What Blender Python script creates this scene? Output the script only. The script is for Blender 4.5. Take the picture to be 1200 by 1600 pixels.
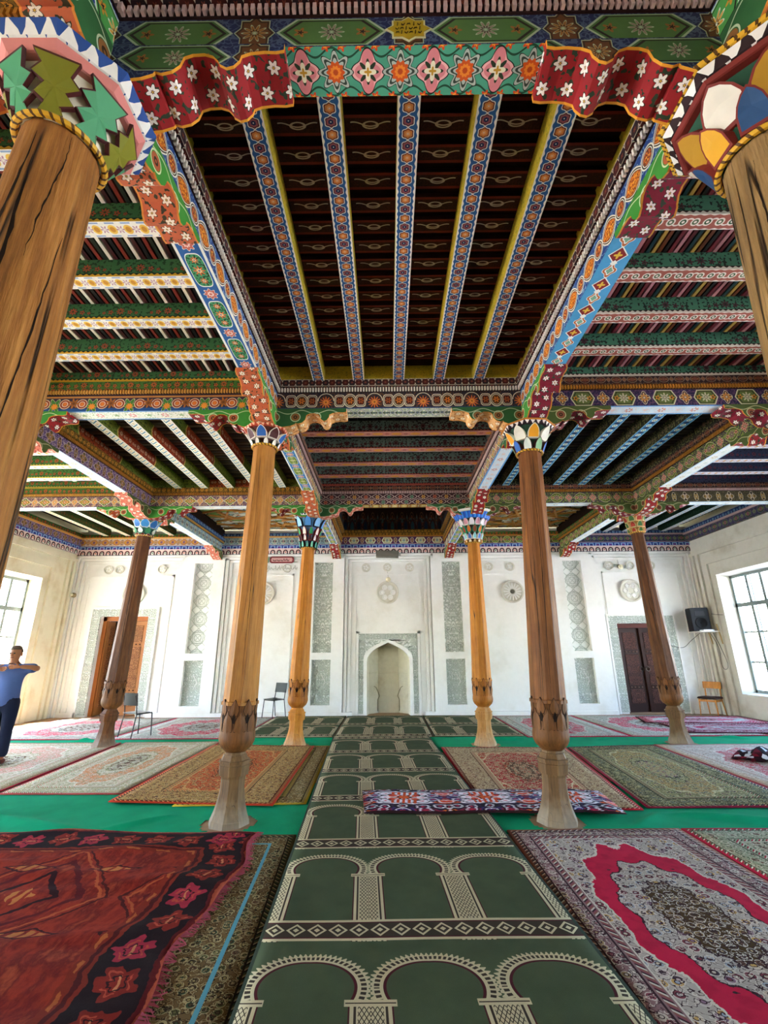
import bpy, bmesh, math, random
from mathutils import Matrix, Vector
for o in list(bpy.data.objects): bpy.data.objects.remove(o)
SC = bpy.context.scene
COL = SC.collection
PI = math.pi
random.seed(7)

# ---------------------------------------------------------------- camera
F = 711.0                                   # focal length in pixels of the 1200 x 1600 frame
PITCH, ROLL, YAW, EYE = math.atan(222 / F), math.radians(0.4), math.radians(0.38), 1.6
def make_camera():
    cp, sp = math.cos(PITCH), math.sin(PITCH)
    Z = Matrix.Rotation(YAW, 3, 'Z')
    f = Z @ Vector((0, cp, sp)); u = Z @ Vector((0, -sp, cp)); r = Z @ Vector((1, 0, 0))
    c, s = math.cos(ROLL), math.sin(ROLL)
    r, u = c * r - s * u, s * r + c * u
    cam = bpy.data.cameras.new('camera')
    cam.sensor_fit = 'HORIZONTAL'; cam.sensor_width = 36.0; cam.lens = F / 1200 * 36.0
    cam.clip_start = 0.02; cam.clip_end = 400
    o = bpy.data.objects.new('camera', cam); COL.objects.link(o)
    m = Matrix((r, u, -f)).transposed().to_4x4(); m.translation = (0, 0, EYE)
    o.matrix_world = m
    SC.camera = o
make_camera()

# ---------------------------------------------------------------- sky, sun, exposure
SUN_EL, SUN_AZ = math.radians(56), math.radians(232)     # azimuth clockwise from +Y: sun stands to the left, behind the camera
def make_light():
    w = bpy.data.worlds.new('sky'); SC.world = w; w.use_nodes = True
    nt = w.node_tree; nt.nodes.clear()
    sky = nt.nodes.new('ShaderNodeTexSky'); sky.sky_type = 'NISHITA'; sky.sun_disc = False
    sky.sun_elevation = SUN_EL; sky.sun_rotation = SUN_AZ; sky.air_density = 1.0; sky.dust_density = 1.0
    bg = nt.nodes.new('ShaderNodeBackground'); bg.inputs[1].default_value = 1.15
    out = nt.nodes.new('ShaderNodeOutputWorld')
    nt.links.new(sky.outputs[0], bg.inputs[0]); nt.links.new(bg.outputs[0], out.inputs[0])
    L = bpy.data.lights.new('sun', 'SUN'); L.energy = 21.0; L.angle = math.radians(0.6); L.color = (1.0, 0.97, 0.93)
    o = bpy.data.objects.new('sun', L); COL.objects.link(o)
    d = Vector((math.sin(SUN_AZ) * math.cos(SUN_EL), math.cos(SUN_AZ) * math.cos(SUN_EL), math.sin(SUN_EL)))
    o.rotation_euler = d.to_track_quat('Z', 'Y').to_euler(); o.location = d * 30
make_light()
SC.view_settings.view_transform = 'Standard'; SC.view_settings.look = 'None'
SC.view_settings.gamma = 1.0; SC.view_settings.exposure = 2.2
SC.view_settings.use_curve_mapping = False

# ---------------------------------------------------------------- objects and tags
def link(o, parent=None):
    COL.objects.link(o)
    if parent is not None: o.parent = parent
    return o
def tag(o, label, cat, group=None, kind=None):
    o['label'] = label; o['category'] = cat
    if group: o['group'] = group
    if kind: o['kind'] = kind
    return o
def thing(name, label=None, cat=None, loc=(0, 0, 0), rz=0.0, group=None, kind=None, parent=None):
    o = bpy.data.objects.new(name, None); o.empty_display_size = 0.1
    link(o, parent); o.location = loc; o.rotation_euler = (0, 0, rz)
    if label: tag(o, label, cat, group, kind)
    return o
def again(o, parent, loc=None, rot=None, sc=None):
    c = o.copy(); link(c); c.parent = parent
    if loc is not None: c.location = loc
    if rot is not None: c.rotation_euler = rot
    if sc is not None: c.scale = sc
    return c

class MB:
    """collects faces with uv in metres; build() links one mesh object"""
    def __init__(s): s.v = []; s.f = []; s.uv = []; s.mi = []
    def face(s, pts, uvs=None, mi=0):
        n = len(s.v); s.v += [tuple(p) for p in pts]
        s.f.append(list(range(n, n + len(pts)))); s.mi.append(mi)
        s.uv.append(uvs if uvs else [(0.0, 0.0)] * len(pts))
    def box(s, x0, x1, y0, y1, z0, z1, mi=0, ax=0, faces=None, skip=''):
        """faces: dict of face key -> material index; keys x- x+ y- y+ z- z+"""
        lo = (x0, y0, z0); hi = (x1, y1, z1); c = [(a + b) / 2 for a, b in zip(lo, hi)]
        for n in range(3):
            t = [k for k in range(3) if k != n]
            ua = ax if ax in t else t[0]; va = [k for k in t if k != ua][0]
            for sgn in (0, 1):
                key = 'xyz'[n] + '-+'[sgn]
                if key in skip: continue
                p = []
                for (a, b) in ((0, 0), (1, 0), (1, 1), (0, 1)):
                    q = [0, 0, 0]; q[n] = (lo, hi)[sgn][n]; q[t[0]] = (lo, hi)[a][t[0]]; q[t[1]] = (lo, hi)[b][t[1]]
                    p.append(q)
                flip = (sgn == 0) ^ (n == 1)
                if flip: p = p[::-1]
                s.face(p, [(q[ua], q[va] - c[va]) for q in p], faces.get(key, mi) if faces else mi)
    def lathe(s, prof, n=8, mi=0, ph=0.0, cx=0.0, cy=0.0, cap=True):
        """prof: list of (z, r)"""
        a = [ph + 2 * PI * k / n for k in range(n + 1)]
        for (z0, r0), (z1, r1) in zip(prof, prof[1:]):
            rm = (r0 + r1) / 2
            for k in range(n):
                p = [(cx + r * math.cos(t), cy + r * math.sin(t), z) for (r, z, t) in ((r0, z0, a[k]), (r0, z0, a[k + 1]), (r1, z1, a[k + 1]), (r1, z1, a[k]))]
                s.face(p, [(a[k] * rm, z0), (a[k + 1] * rm, z0), (a[k + 1] * rm, z1), (a[k] * rm, z1)], mi)
        if cap:
            for (z, r), fl in ((prof[0], True), (prof[-1], False)):
                if r > 1e-4:
                    p = [(cx + r * math.cos(t), cy + r * math.sin(t), z) for t in a[:-1]]
                    if fl: p = p[::-1]
                    s.face(p, [(q[0], q[1]) for q in p], mi)
    def tube(s, pts, r, n=8, mi=0, cap=True):
        pts = [Vector(p) for p in pts]; rings = []; rs = r if isinstance(r, (list, tuple)) else [r] * len(pts)
        up = None
        for i, p in enumerate(pts):
            d = (pts[min(i + 1, len(pts) - 1)] - pts[max(i - 1, 0)]).normalized()
            if up is None: up = Vector((0, 0, 1)) if abs(d.z) < .9 else Vector((1, 0, 0))
            a = d.cross(up).normalized(); b = a.cross(d).normalized(); up = b
            rings.append([p + rs[i] * (math.cos(2 * PI * k / n) * a + math.sin(2 * PI * k / n) * b) for k in range(n)])
        l = 0
        for i in range(len(rings) - 1):
            dl = (pts[i + 1] - pts[i]).length
            for k in range(n):
                k2 = (k + 1) % n
                s.face([rings[i][k], rings[i + 1][k], rings[i + 1][k2], rings[i][k2]], [(l, k / n), (l + dl, k / n), (l + dl, (k + 1) / n), (l, (k + 1) / n)], mi)
            l += dl
        if cap: s.face(rings[0], None, mi); s.face(rings[-1][::-1], None, mi)
    def prism(s, outline, y0, y1, mi=0, emi=None, axis='y'):
        """outline in (x,z), counter-clockwise seen from -y, extruded y0..y1; edges get material emi"""
        emi = mi if emi is None else emi
        s.face([(x, y0, z) for x, z in outline], [(x, z) for x, z in outline], mi)
        s.face([(x, y1, z) for x, z in outline][::-1], [(x, z) for x, z in outline][::-1], mi)
        l = 0; n = len(outline)
        for i in range(n):
            (xa, za), (xb, zb) = outline[i], outline[(i + 1) % n]
            d = math.hypot(xb - xa, zb - za); yc = (y0 + y1) / 2
            s.face([(xa, y0, za), (xa, y1, za), (xb, y1, zb), (xb, y0, zb)], [(l, y0 - yc), (l, y1 - yc), (l + d, y1 - yc), (l + d, y0 - yc)], emi); l += d
    def grid(s, fn, nu, nv, mi=0, uvf=None):
        P = [[fn(i / nu, j / nv) for j in range(nv + 1)] for i in range(nu + 1)]
        for i in range(nu):
            for j in range(nv):
                q = [(i, j), (i + 1, j), (i + 1, j + 1), (i, j + 1)]
                s.face([P[a][b] for a, b in q], [uvf(a / nu, b / nv) if uvf else (a / nu, b / nv) for a, b in q], mi)
    def build(s, name, mats, parent=None, loc=None, rot=None, smooth=False, weld=False):
        me = bpy.data.meshes.new(name)
        me.from_pydata(s.v, [], s.f)
        uv = me.uv_layers.new(name='UVMap')
        flat = [c for f in s.uv for p in f for c in p]
        uv.data.foreach_set('uv', flat)
        if not isinstance(mats, (list, tuple)): mats = [mats]
        for m in mats: me.materials.append(m)
        me.polygons.foreach_set('material_index', s.mi)
        if weld or smooth:
            bm = bmesh.new(); bm.from_mesh(me); bmesh.ops.remove_doubles(bm, verts=bm.verts, dist=1e-5)
            bm.to_mesh(me); bm.free()
        if smooth: me.polygons.foreach_set('use_smooth', [True] * len(me.polygons))
        me.update()
        o = bpy.data.objects.new(name, me); link(o, parent)
        if loc is not None: o.location = loc
        if rot is not None: o.rotation_euler = rot
        return o

# ---------------------------------------------------------------- node expressions
NT = None
class X:
    __slots__ = ('s',)
    def __init__(q, s): q.s = s
    def __add__(a, b): return m('ADD', a, b)
    __radd__ = __add__
    def __sub__(a, b): return m('SUBTRACT', a, b)
    def __rsub__(a, b): return m('SUBTRACT', b, a)
    def __mul__(a, b): return m('MULTIPLY', a, b)
    __rmul__ = __mul__
    def __truediv__(a, b): return m('DIVIDE', a, b)
    def __rtruediv__(a, b): return m('DIVIDE', b, a)
    def __neg__(a): return m('MULTIPLY', a, -1.0)
    def __lt__(a, b): return m('LESS_THAN', a, b)
    def __gt__(a, b): return m('GREATER_THAN', a, b)
    def __and__(a, b): return m('MULTIPLY', a, b)
    def __or__(a, b): return m('MAXIMUM', a, b)
    def __invert__(a): return m('SUBTRACT', 1.0, a)
    def __abs__(a): return m('ABSOLUTE', a)
def put(v, sock):
    if isinstance(v, X): NT.links.new(v.s, sock)
    elif isinstance(v, str): sock.default_value = hx(v)
    else: sock.default_value = v
def m(op, a, b=None, c=None):
    n = NT.nodes.new('ShaderNodeMath'); n.operation = op
    for i, q in enumerate((a, b, c)):
        if q is not None: put(q, n.inputs[i])
    return X(n.outputs[0])
def mn(a, b): return m('MINIMUM', a, b)
def mx(a, b): return m('MAXIMUM', a, b)
def sin(a): return m('SINE', a)
def cos(a): return m('COSINE', a)
def sqrt(a): return m('SQRT', a)
def ln(x, y): return sqrt(x * x + y * y)
def at2(y, x): return m('ARCTAN2', y, x)
def pw(a, b): return m('POWER', a, b)
def cell(u, p, off=0.0):
    t = (u - off) / p
    i = m('FLOOR', t + 0.5)
    return (t - i) * p, i
def odd(i): return abs(m('MODULO', i, 2.0))
def ss(a, lo, hi):
    n = NT.nodes.new('ShaderNodeMapRange'); n.interpolation_type = 'SMOOTHSTEP'
    put(a, n.inputs[0]); n.inputs[1].default_value = lo; n.inputs[2].default_value = hi
    return X(n.outputs[0])
HXC = {}
def hx(h):
    if h not in HXC:
        c = [int(h[i:i + 2], 16) / 255 for i in (1, 3, 5)]
        HXC[h] = tuple(x / 12.92 if x <= .04045 else ((x + .055) / 1.055) ** 2.4 for x in c) + (1.0,)
    return HXC[h]
def L(base, color, mask):
    n = NT.nodes.new('ShaderNodeMix'); n.data_type = 'RGBA'; n.clamp_factor = True
    put(mask, n.inputs[0]); put(base, n.inputs[6]); put(color, n.inputs[7])
    return X(n.outputs[2])
def mul(base, fac):
    n = NT.nodes.new('ShaderNodeVectorMath'); n.operation = 'SCALE'
    put(base, n.inputs[0]); put(fac, n.inputs[3])
    return X(n.outputs[0])
def uv():
    t = NT.nodes.new('ShaderNodeUVMap'); t.uv_map = 'UVMap'
    s = NT.nodes.new('ShaderNodeSeparateXYZ'); NT.links.new(t.outputs[0], s.inputs[0])
    return X(s.outputs[0]), X(s.outputs[1])
def oc(kind='Object'):
    t = NT.nodes.new('ShaderNodeTexCoord'); s = NT.nodes.new('ShaderNodeSeparateXYZ'); NT.links.new(t.outputs[kind], s.inputs[0])
    return X(s.outputs[0]), X(s.outputs[1]), X(s.outputs[2])
def cv(x, y, z=0.0):
    n = NT.nodes.new('ShaderNodeCombineXYZ'); put(x, n.inputs[0]); put(y, n.inputs[1]); put(z, n.inputs[2])
    return X(n.outputs[0])
def noise(vec, scale, detail=2.0, rough=.5, col=False):
    n = NT.nodes.new('ShaderNodeTexNoise'); n.noise_dimensions = '3D'
    put(vec, n.inputs['Vector']); n.inputs['Scale'].default_value = scale; n.inputs['Detail'].default_value = detail; n.inputs['Roughness'].default_value = rough
    return X(n.outputs['Color' if col else 'Fac'])
def vor(vec, scale, feature='F1', rnd=1.0):
    n = NT.nodes.new('ShaderNodeTexVoronoi'); n.voronoi_dimensions = '2D'; n.feature = feature
    put(vec, n.inputs['Vector']); n.inputs['Scale'].default_value = scale; n.inputs['Randomness'].default_value = rnd
    if feature == 'DISTANCE_TO_EDGE': return X(n.outputs['Distance'])
    s = NT.nodes.new('ShaderNodeSeparateColor'); NT.links.new(n.outputs['Color'], s.inputs[0])
    return X(n.outputs['Distance']), X(s.outputs[0])
def ramp(fac, cols, const=True):
    n = NT.nodes.new('ShaderNodeValToRGB'); n.color_ramp.interpolation = 'CONSTANT' if const else 'LINEAR'
    e = n.color_ramp.elements; k = len(cols)
    while len(e) < k: e.new(0.5)
    for i, c in enumerate(cols):
        e[i].position = i / k if const else i / max(k - 1, 1); e[i].color = hx(c)
    put(fac, n.inputs[0]); return X(n.outputs[0])
MATS = {}
def mat(name, fn, rough=.75, spec=.25, bump=.0, dist=.01, dirt=.18, dscale=9.0, metal=0.0):
    """fn() -> colour, or (colour, height)"""
    global NT
    if name in MATS: return MATS[name]
    M = bpy.data.materials.new(name); M.use_nodes = True; NT = M.node_tree
    b = NT.nodes['Principled BSDF']
    r = fn(); h = None
    if isinstance(r, tuple): r, h = r
    if dirt > 0 and isinstance(r, X):
        t = NT.nodes.new('ShaderNodeTexCoord'); r = mul(r, noise(X(t.outputs['Object']), dscale, 4.0, .6) * (2 * dirt) + (1.0 - dirt))
    put(r, b.inputs['Base Color'])
    b.inputs['Roughness'].default_value = rough; b.inputs['Specular IOR Level'].default_value = spec; b.inputs['Metallic'].default_value = metal
    if h is not None and bump > 0:
        n = NT.nodes.new('ShaderNodeBump'); n.inputs['Strength'].default_value = bump; n.inputs['Distance'].default_value = dist
        put(h, n.inputs['Height']); NT.links.new(n.outputs[0], b.inputs['Normal'])
    MATS[name] = M
    return M
def plain(h, rough=.7, spec=.25, metal=0.0, dirt=.12):
    def fn():
        return mul(h, 1.0) if dirt else h
    def fn2():
        n = NT.nodes.new('ShaderNodeRGB'); n.outputs[0].default_value = hx(h); return X(n.outputs[0])
    return mat('paint ' + h + ' %.2f' % rough + (' metal' if metal else ''), fn2, rough, spec, dirt=dirt, metal=metal)
# ================================================================ painted patterns
def shp(kind, x, y, a, b):
    ax, ay = abs(x), abs(y)
    if kind == 'oval': return ln(x / a, y / b)
    if kind == 'loz': return ax / a + ay / b
    if kind == 'cart': return mx(ay / b, ax / a + ay * (.35 / b))
    if kind == 'rsq': return pw(pw(ax / a, 4.0) + pw(ay / b, 4.0), .25)
    if kind == 'point': return ay / b + (x / a) * (x / a)
    if kind == 'star8': return mn(mx(ax / a, ay / b), (ax / a + ay / b) / 1.414) * .94
    if kind == 'quat': return ln(x / a, y / b) / (.84 + .16 * cos(4.0 * at2(y / b, x / a)))
def rose(x, y, R, n=8, k=.3):
    return ln(x, y) / (R * ((1 - k) + k * cos(n * at2(y, x))))
def vines(c, u, v, col, scale=22.0, w=.035):
    nz = noise(cv(u, v), scale, 1.0)
    return L(c, col, abs(nz - .5) < w)
def frieze(base, A, Af, B, Bf, line, p, h, sa='cart', sb='loz', fa=.33, fb=.16, n=8, vine=None, lw=.12, edge=None, inner='#20160f', double=False, off=0.0, voff=0.0):
    def fn():
        u, v = uv(); u = u - off; v = v - voff
        x, i = cell(u, p); xb, ib = cell(u, p, p / 2)
        c = L(base, base, 0.0)
        if vine: c = vines(c, u, v, vine, 26.0, .05)
        if double:                                            # two half-height rows of cartouches
            v = cell(v, h / 2, h / 4)[0]; hh = h / 2
        else: hh = h
        da = shp(sa, x, v, p * fa, hh * .46); db = shp(sb, xb, v, p * fb, hh * .42)
        for d, fill, flo, xx, R in ((da, A, Af, x, hh * .26), (db, B, Bf, xb, hh * .27)):
            c = L(c, line, d < 1.0); c = L(c, fill, d < 1.0 - lw)
            c = L(c, inner, (abs(d - (.98 - 2.2 * lw)) < .035))
            r = rose(xx, v, R, n)
            c = L(c, line, (r < 1.15) & (d < .9)); c = L(c, flo, (r < 1.0) & (d < .9)); c = L(c, inner, r < .5); c = L(c, line, r < .28)
        for sg in (-1, 1):                                     # side blossoms inside the long cartouche
            r = rose(x - sg * p * fa * .56, v, hh * .17, 5)
            c = L(c, Bf, (r < 1.0) & (da < .8)); c = L(c, inner, (r < .45) & (da < .8))
        if edge:
            c = L(c, edge, abs(v) > hh * .47)
        return c
    return fn
def chain_frieze():                                            # linked circles, rounded squares and orange palmettes
    u, v = uv(); p = .62; h = .22
    c = L('#1c2030', '#1c2030', 0.0); c = vines(c, u, v, '#5a3a28', 30., .04)
    for off, k, fill, flo in ((0., 'oval', '#57310f', '#cf6d1d'), (.135, 'rsq', '#43160f', '#9a4a1c'), (-.135, 'rsq', '#43160f', '#9a4a1c')):
        x, _ = cell(u, p, off); d = shp(k, x, v, .082 if k == 'oval' else .066, .1 if k == 'oval' else .088)
        c = L(c, '#d9cdb4', d < 1.0); c = L(c, '#141a14', d < .88); c = L(c, '#d9cdb4', d < .76); c = L(c, fill, d < .68)
        r = rose(x, v, .045, 6); c = L(c, flo, r < 1.0); c = L(c, '#3a1a0e', r < .35)
    x, _ = cell(u, p, p / 2); r = rose(x, v + .02, .085, 12, .35)
    c = L(c, '#c9662a', r < 1.0); c = L(c, '#e09a3a', r < .5); c = L(c, '#5a2512', r < .22)
    d = shp('oval', x, v, .1, .105); c = L(c, '#d9cdb4', (abs(d - 1.0) < .05) & (v > .0))
    return L(c, '#1d3f74', v < -.1)
def ovals_frieze():                                            # blue beam with big pointed ovals
    u, v = uv(); p = .36
    c = L('#20407c', '#20407c', 0.0); c = vines(c, u, v, '#6f8fb4', 20., .03)
    for off, a, b, fill, flo, k in ((0., .125, .105, '#7c3413', '#d9781f', 'point'), (p / 2, .075, .075, '#5c2a18', '#b8531d', 'oval')):
        x, _ = cell(u, p, off); d = shp(k, x, v, a, b)
        c = L(c, '#e6dfcf', d < 1.0); c = L(c, '#3a2a20', d < .87); c = L(c, '#e6dfcf', d < .76); c = L(c, fill, d < .68)
        nz = noise(cv(u, v), 60., 2.); c = L(c, flo, (d < .6) & (nz > .45)); c = L(c, '#f0b43c', (d < .4) & (nz > .58))
    return L(c, '#cf7b3a', abs(v) > .116)
def scroll_frieze():                                           # cream scrolls with green lotuses
    u, v = uv(); p = .48
    c = L('#3a2a3a', '#3a2a3a', 0.0); c = L(c, '#1f4a84', v < -.07)
    x, _ = cell(u, p); r = rose(x, v + .03, .1, 6, .25); c = L(c, '#e0d2a8', r < 1.08); c = L(c, '#3f7a35', r < 1.0); c = L(c, '#e08a2a', rose(x, v + .045, .05, 9, .2) < 1.0)
    for off in (.13, -.13):
        x, _ = cell(u, p, off); d = ln(x, v + .01) / .07
        c = L(c, '#e8c8a8', d < 1.0); c = L(c, '#8a3a22', d < .88); c = L(c, '#e8c8a8', abs(d - .5) < .07); c = L(c, '#d9752a', d < .36)
    x, _ = cell(u, p, p / 2); r = rose(x, v, .075, 7, .3); c = L(c, '#a8621f', r < 1.0); c = L(c, '#6a3a14', r < .5)
    return L(c, '#b87a3a', abs(v - .09) < .012)
def lattice_frieze(base, cols, line, p, h):
    def fn():
        u, v = uv(); c = L(base, base, 0.0)
        for row, off in ((-.25, 0.), (.25, .5)):
            x, i = cell(u, p, p * off); y = v - h * row
            d = shp('loz', x, y, p * .52, h * .34) * .55 + shp('oval', x, y, p * .46, h * .27) * .45
            c = L(c, line, d < 1.0); c = L(c, base, d < .86)
            r = rose(x, y + h * .02, min(p, h) * .2, 6, .28)
            c = L(c, line, r < 1.12)
            c = L(c, L(L(cols[0], cols[1], odd(i)), cols[2], m('COMPARE', m('MODULO', abs(i), 3.0), 0.0, .2)), r < 1.0); c = L(c, base, r < .38)
        return c
    return fn
def joist_chain():
    u, v = uv(); x, i = cell(u, .078)
    c = L('#24588f', '#24588f', 0.0)
    d = ln(x, v * .82) / .039; q = d / (.93 + .07 * cos(6. * at2(v, x)))
    c = L(c, '#e3ddd2', q < 1.0); c = L(c, L('#6a2a1c', '#54222e', odd(i)), q < .86)
    c = L(c, L('#d07a35', '#8f4a50', odd(i)), q < .68); c = L(c, L('#e39a54', '#17224a', odd(i)), q < .38); c = L(c, '#d9d2c4', q < .1)
    w = sin(u * (2 * PI / .052)) * .004
    return L(c, '#efeae0', abs(v) > .059 + w)
def hexband():
    u, v = uv(); x, i = cell(u, .085)
    d = mx(abs(v) / .05, abs(x) / .042 * .8 + abs(v) / .05 * .35)
    c = L('#2a3560', '#c9bda6', d < 1.0); c = L(c, L('#4a1a16', '#2c1c22', odd(i)), d < .86); c = L(c, '#7c3a2a', rose(x, v, .018, 6) < 1.0)
    w = sin(u * (2 * PI / .06)) * .006
    return L(c, '#ddd6c6', v > .048 + w)
def two_tone(a, b, lim, fa, fb, leaf):
    A, B = floral_side(a, fa, leaf, None, None, .3), floral_side(b, fb, '#5a1c12', None, None, .26)
    def fn():
        u, v = uv(); c = A(); d = B()
        c = L(c, '#c8b45a', abs(u) < lim + .03 - abs(v) * .5); return L(c, d, abs(u) < lim - abs(v) * .5)
    return fn
def motif_slat(base, col, gap, off):
    def fn():
        u, v = uv(); x, _ = cell(u, gap, off)
        c = vines(L(base, base, 0.0), u, v, '#3c1a10', 40., .05)
        e = abs(v + .006 - .014 * cos(x * 26.)) < .0042
        c = L(c, col, e & (abs(x) < .14))
        d = ln(x / .05, v / .022); c = L(c, col, abs(d - 1.) < .18)
        return L(c, '#6e2418', abs(v) > .045)
    return fn
def mottle(cols, scale=18.0):
    def fn():
        u, v = uv(); return ramp(noise(cv(u, v * 2.0), scale, 4., .7) * 1.6 - .3, cols, False)
    return fn
def floral_side(base, flow, leaf, edge=None, edge2=None, p=.5, dense=1.0, line=None):
    def fn():
        u, v = uv(); x, i = cell(u, p)
        c = L(base, base, 0.0)
        nz = noise(cv(abs(x), v, i), 30., 2.); c = L(c, leaf, (nz > .56) & (abs(x) < p * .46 * dense))
        for off, R, n in ((0., .045, 8), (.1, .03, 5), (-.1, .03, 5), (.17, .02, 5), (-.17, .02, 5)):
            r = rose(x - off, v + abs(off) * .12, R, n); c = L(c, leaf, r < 1.25); c = L(c, flow, r < 1.0); c = L(c, leaf, r < .4)
            if line: c = L(c, line, abs(r - 1.05) < .1)
        if edge2: c = L(c, edge2, v < -.062)
        if edge: c = L(c, edge, v < (-.075 + sin(u * (2 * PI / .055)) * .008))
        return c
    return fn
def tile_soffit(base, c1, c2, c3, p=.13):
    def fn():
        u, v = uv(); x, i = cell(u, p); xb, _ = cell(u, p, p / 2)
        c = L(base, base, 0.0)
        d = shp('oval', x, v, p * .28, .042); c = L(c, c1, d < 1.0); c = L(c, '#c98a2a', d < .6)
        r = rose(xb, v, .036, 6, .35); c = L(c, c2, r < 1.); c = L(c, base, r < .45)
        c = L(c, c3, (abs(v) > .052) & (abs(x) < p * .3))
        return L(c, '#f2efe6', abs(v) > .066)
    return fn
def scroll_soffit(base, c1, c2, p=.2):
    def fn():
        u, v = uv(); x, i = cell(u, p); xb, _ = cell(u, p, p / 2)
        c = L(base, base, 0.0); s = abs(v - .03 * sin(u * (2 * PI / p))) < .007
        c = L(c, c1, s)
        for xx, f in ((x, c2), (xb, '#3f5a3a')):
            d = ln(xx, v) / .036; c = L(c, c1, d < 1.0); c = L(c, f, d < .68); c = L(c, c1, d < .32)
        return L(c, c1, abs(v) > .062 + sin(u * 80.) * .004)
    return fn
def tick_soffit(base, tick):
    def fn():
        u, v = uv(); x, i = cell(u, .12)
        c = L(base, base, 0.0); c = L(c, tick, (abs(x - v * .8) < .012) & (abs(v) < .05)); c = L(c, tick, (abs(v - .045) < .006) & (abs(x) < .035))
        c = L(c, '#c8a060', (rose(cell(u, .12, .06)[0], v, .02, 5) < 1.0))
        return L(c, '#f0ece0', abs(v) > .06)
    return fn
def med_soffit(base, c1, c2, p=.16):
    def fn():
        u, v = uv(); x, i = cell(u, p)
        c = L(base, base, 0.0); d = ln(x, v) / .04
        c = L(c, '#123458', abs(shp('loz', cell(u, p, p / 2)[0], v, .05, .05)) < 1.0)
        c = L(c, c1, d < 1.0); c = L(c, c2, d < .62); c = L(c, c1, d < .3)
        return L(c, '#8fc0dc', abs(v) > .062)
    return fn
def big_flower_soffit():                                       # jade green soffit of the front beam
    u, v = uv(); p = .345; x, _ = cell(u, p, .10); xb, _ = cell(u, p, .10 + p / 2)
    c = L('#4fa184', '#4fa184', 0.0)
    c = L(c, '#1d4a34', abs(abs(v) - .085 + .02 * cos(u * (4 * PI / p))) < .005)
    q = shp('quat', x, v, .088, .1); c = L(c, '#1b1b16', q < 1.05); c = L(c, '#e0868c', q < .98)
    c = L(c, '#f0b0b0', (q < .98) & (q > .8) & (abs(x) > .03)); c = L(c, '#2c3a24', rose(x, v, .058, 8, .25) < 1.0)
    r = rose(x, v, .045, 4, .3); c = L(c, '#f0e8cc', r < 1.0); c = L(c, '#c9962a', r < .45)
    r = rose(xb, v, .092, 8, .18); c = L(c, '#1f2420', r < 1.06); c = L(c, '#b7bdb4', r < 1.0); c = L(c, '#39443c', (r < .84) & (r > .68)); c = L(c, '#b7bdb4', r < .66)
    r = rose(xb, v, .05, 10, .1); c = L(c, '#d9591c', r < 1.0); c = L(c, '#f08a2a', r < .62); c = L(c, '#c04a18', r < .3)
    for sg in (-1, 1):
        for o in (.045, -.045):
            xo, _ = cell(u, p, .10 + p / 4 + o if sg > 0 else .10 - p / 4 + o)
            r = rose(xo, abs(v) - .112, .026, 5, .25); c = L(c, '#d9481c', r < 1.0); c = L(c, '#f0a030', r < .5)
    return c
def panel_soffit(base, panel, flo, alt, p=.5, line='#e8e8e0'):
    def fn():
        u, v = uv(); x, i = cell(u, p); xb, _ = cell(u, p, p / 2)
        c = L(base, base, 0.0); d = shp('rsq', x, v, p * .34, .072)
        c = L(c, line, d < 1.0); c = L(c, panel, d < .94)
        nz = noise(cv(abs(x), v), 45., 1.); c = L(c, '#1c3a1c', (nz > .56) & (d < .9))
        for off, R in ((0., .05), (.105, .034), (-.105, .034)):
            r = rose(x - off, v, R, 8); c = L(c, flo, r < 1.0); c = L(c, '#f0d8a0', r < .5); c = L(c, '#2a4a8a', r < .25)
        r = rose(xb, v, .06, 8, .15); c = L(c, line, r < 1.05); c = L(c, alt, r < .95); c = L(c, '#f0d0c0', r < .5); c = L(c, alt, r < .25)
        return L(c, line, abs(v) > .088)
    return fn
def diamond_soffit(base, p=.3):
    def fn():
        u, v = uv(); x, i = cell(u, p); xb, _ = cell(u, p, p / 2)
        c = L(base, base, 0.0)
        q = shp('quat', xb, v, .075, .06); c = L(c, '#f2efe6', q < 1.0); c = L(c, '#c46a3a', (q < .9) & (q > .62)); c = L(c, '#7fae90', q < .45)
        d = shp('loz', x, v, .085, .08); c = L(c, '#f2efe6', d < 1.0); c = L(c, '#8a2424', d < .85); c = L(c, '#e8b83c', rose(x, v, .035, 4, .3) < 1.0)
        d = shp('loz', cell(u, p, p * .25)[0], v, .03, .03); c = L(c, '#f2efe6', d < 1.0)
        return c
    return fn
def pale_soffit(base, c1, c2, edge):
    def fn():
        u, v = uv(); x, i = cell(u, .42); xb, _ = cell(u, .42, .21)
        c = L(base, base, 0.0); nz = noise(cv(abs(x), v), 36., 1.); c = L(c, c2, nz > .6)
        r = rose(x, v, .055, 7, .25); c = L(c, c1, r < 1.0); c = L(c, base, r < .5); r = rose(xb, v, .04, 5, .3); c = L(c, c2, r < 1.0)
        return L(c, edge, abs(v) > .085)
    return fn
def green_face(base, line, flo):                               # bracket face: scrolls on green
    def fn():
        u, v = uv(); c = L(base, base, 0.0)
        c = L(c, line, abs(ln(cell(u, .26, .1)[0], v + .12) - .06) < .005)
        d = ln(cell(u, .26, .1)[0], v + .12) / .05; c = L(c, flo, d < 1.0); c = L(c, '#3a2412', d < .5); c = L(c, flo, d < .2)
        c = L(c, line, abs(v + .05 - .025 * sin(u * 18.)) < .0045)
        return c
    return fn
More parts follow.
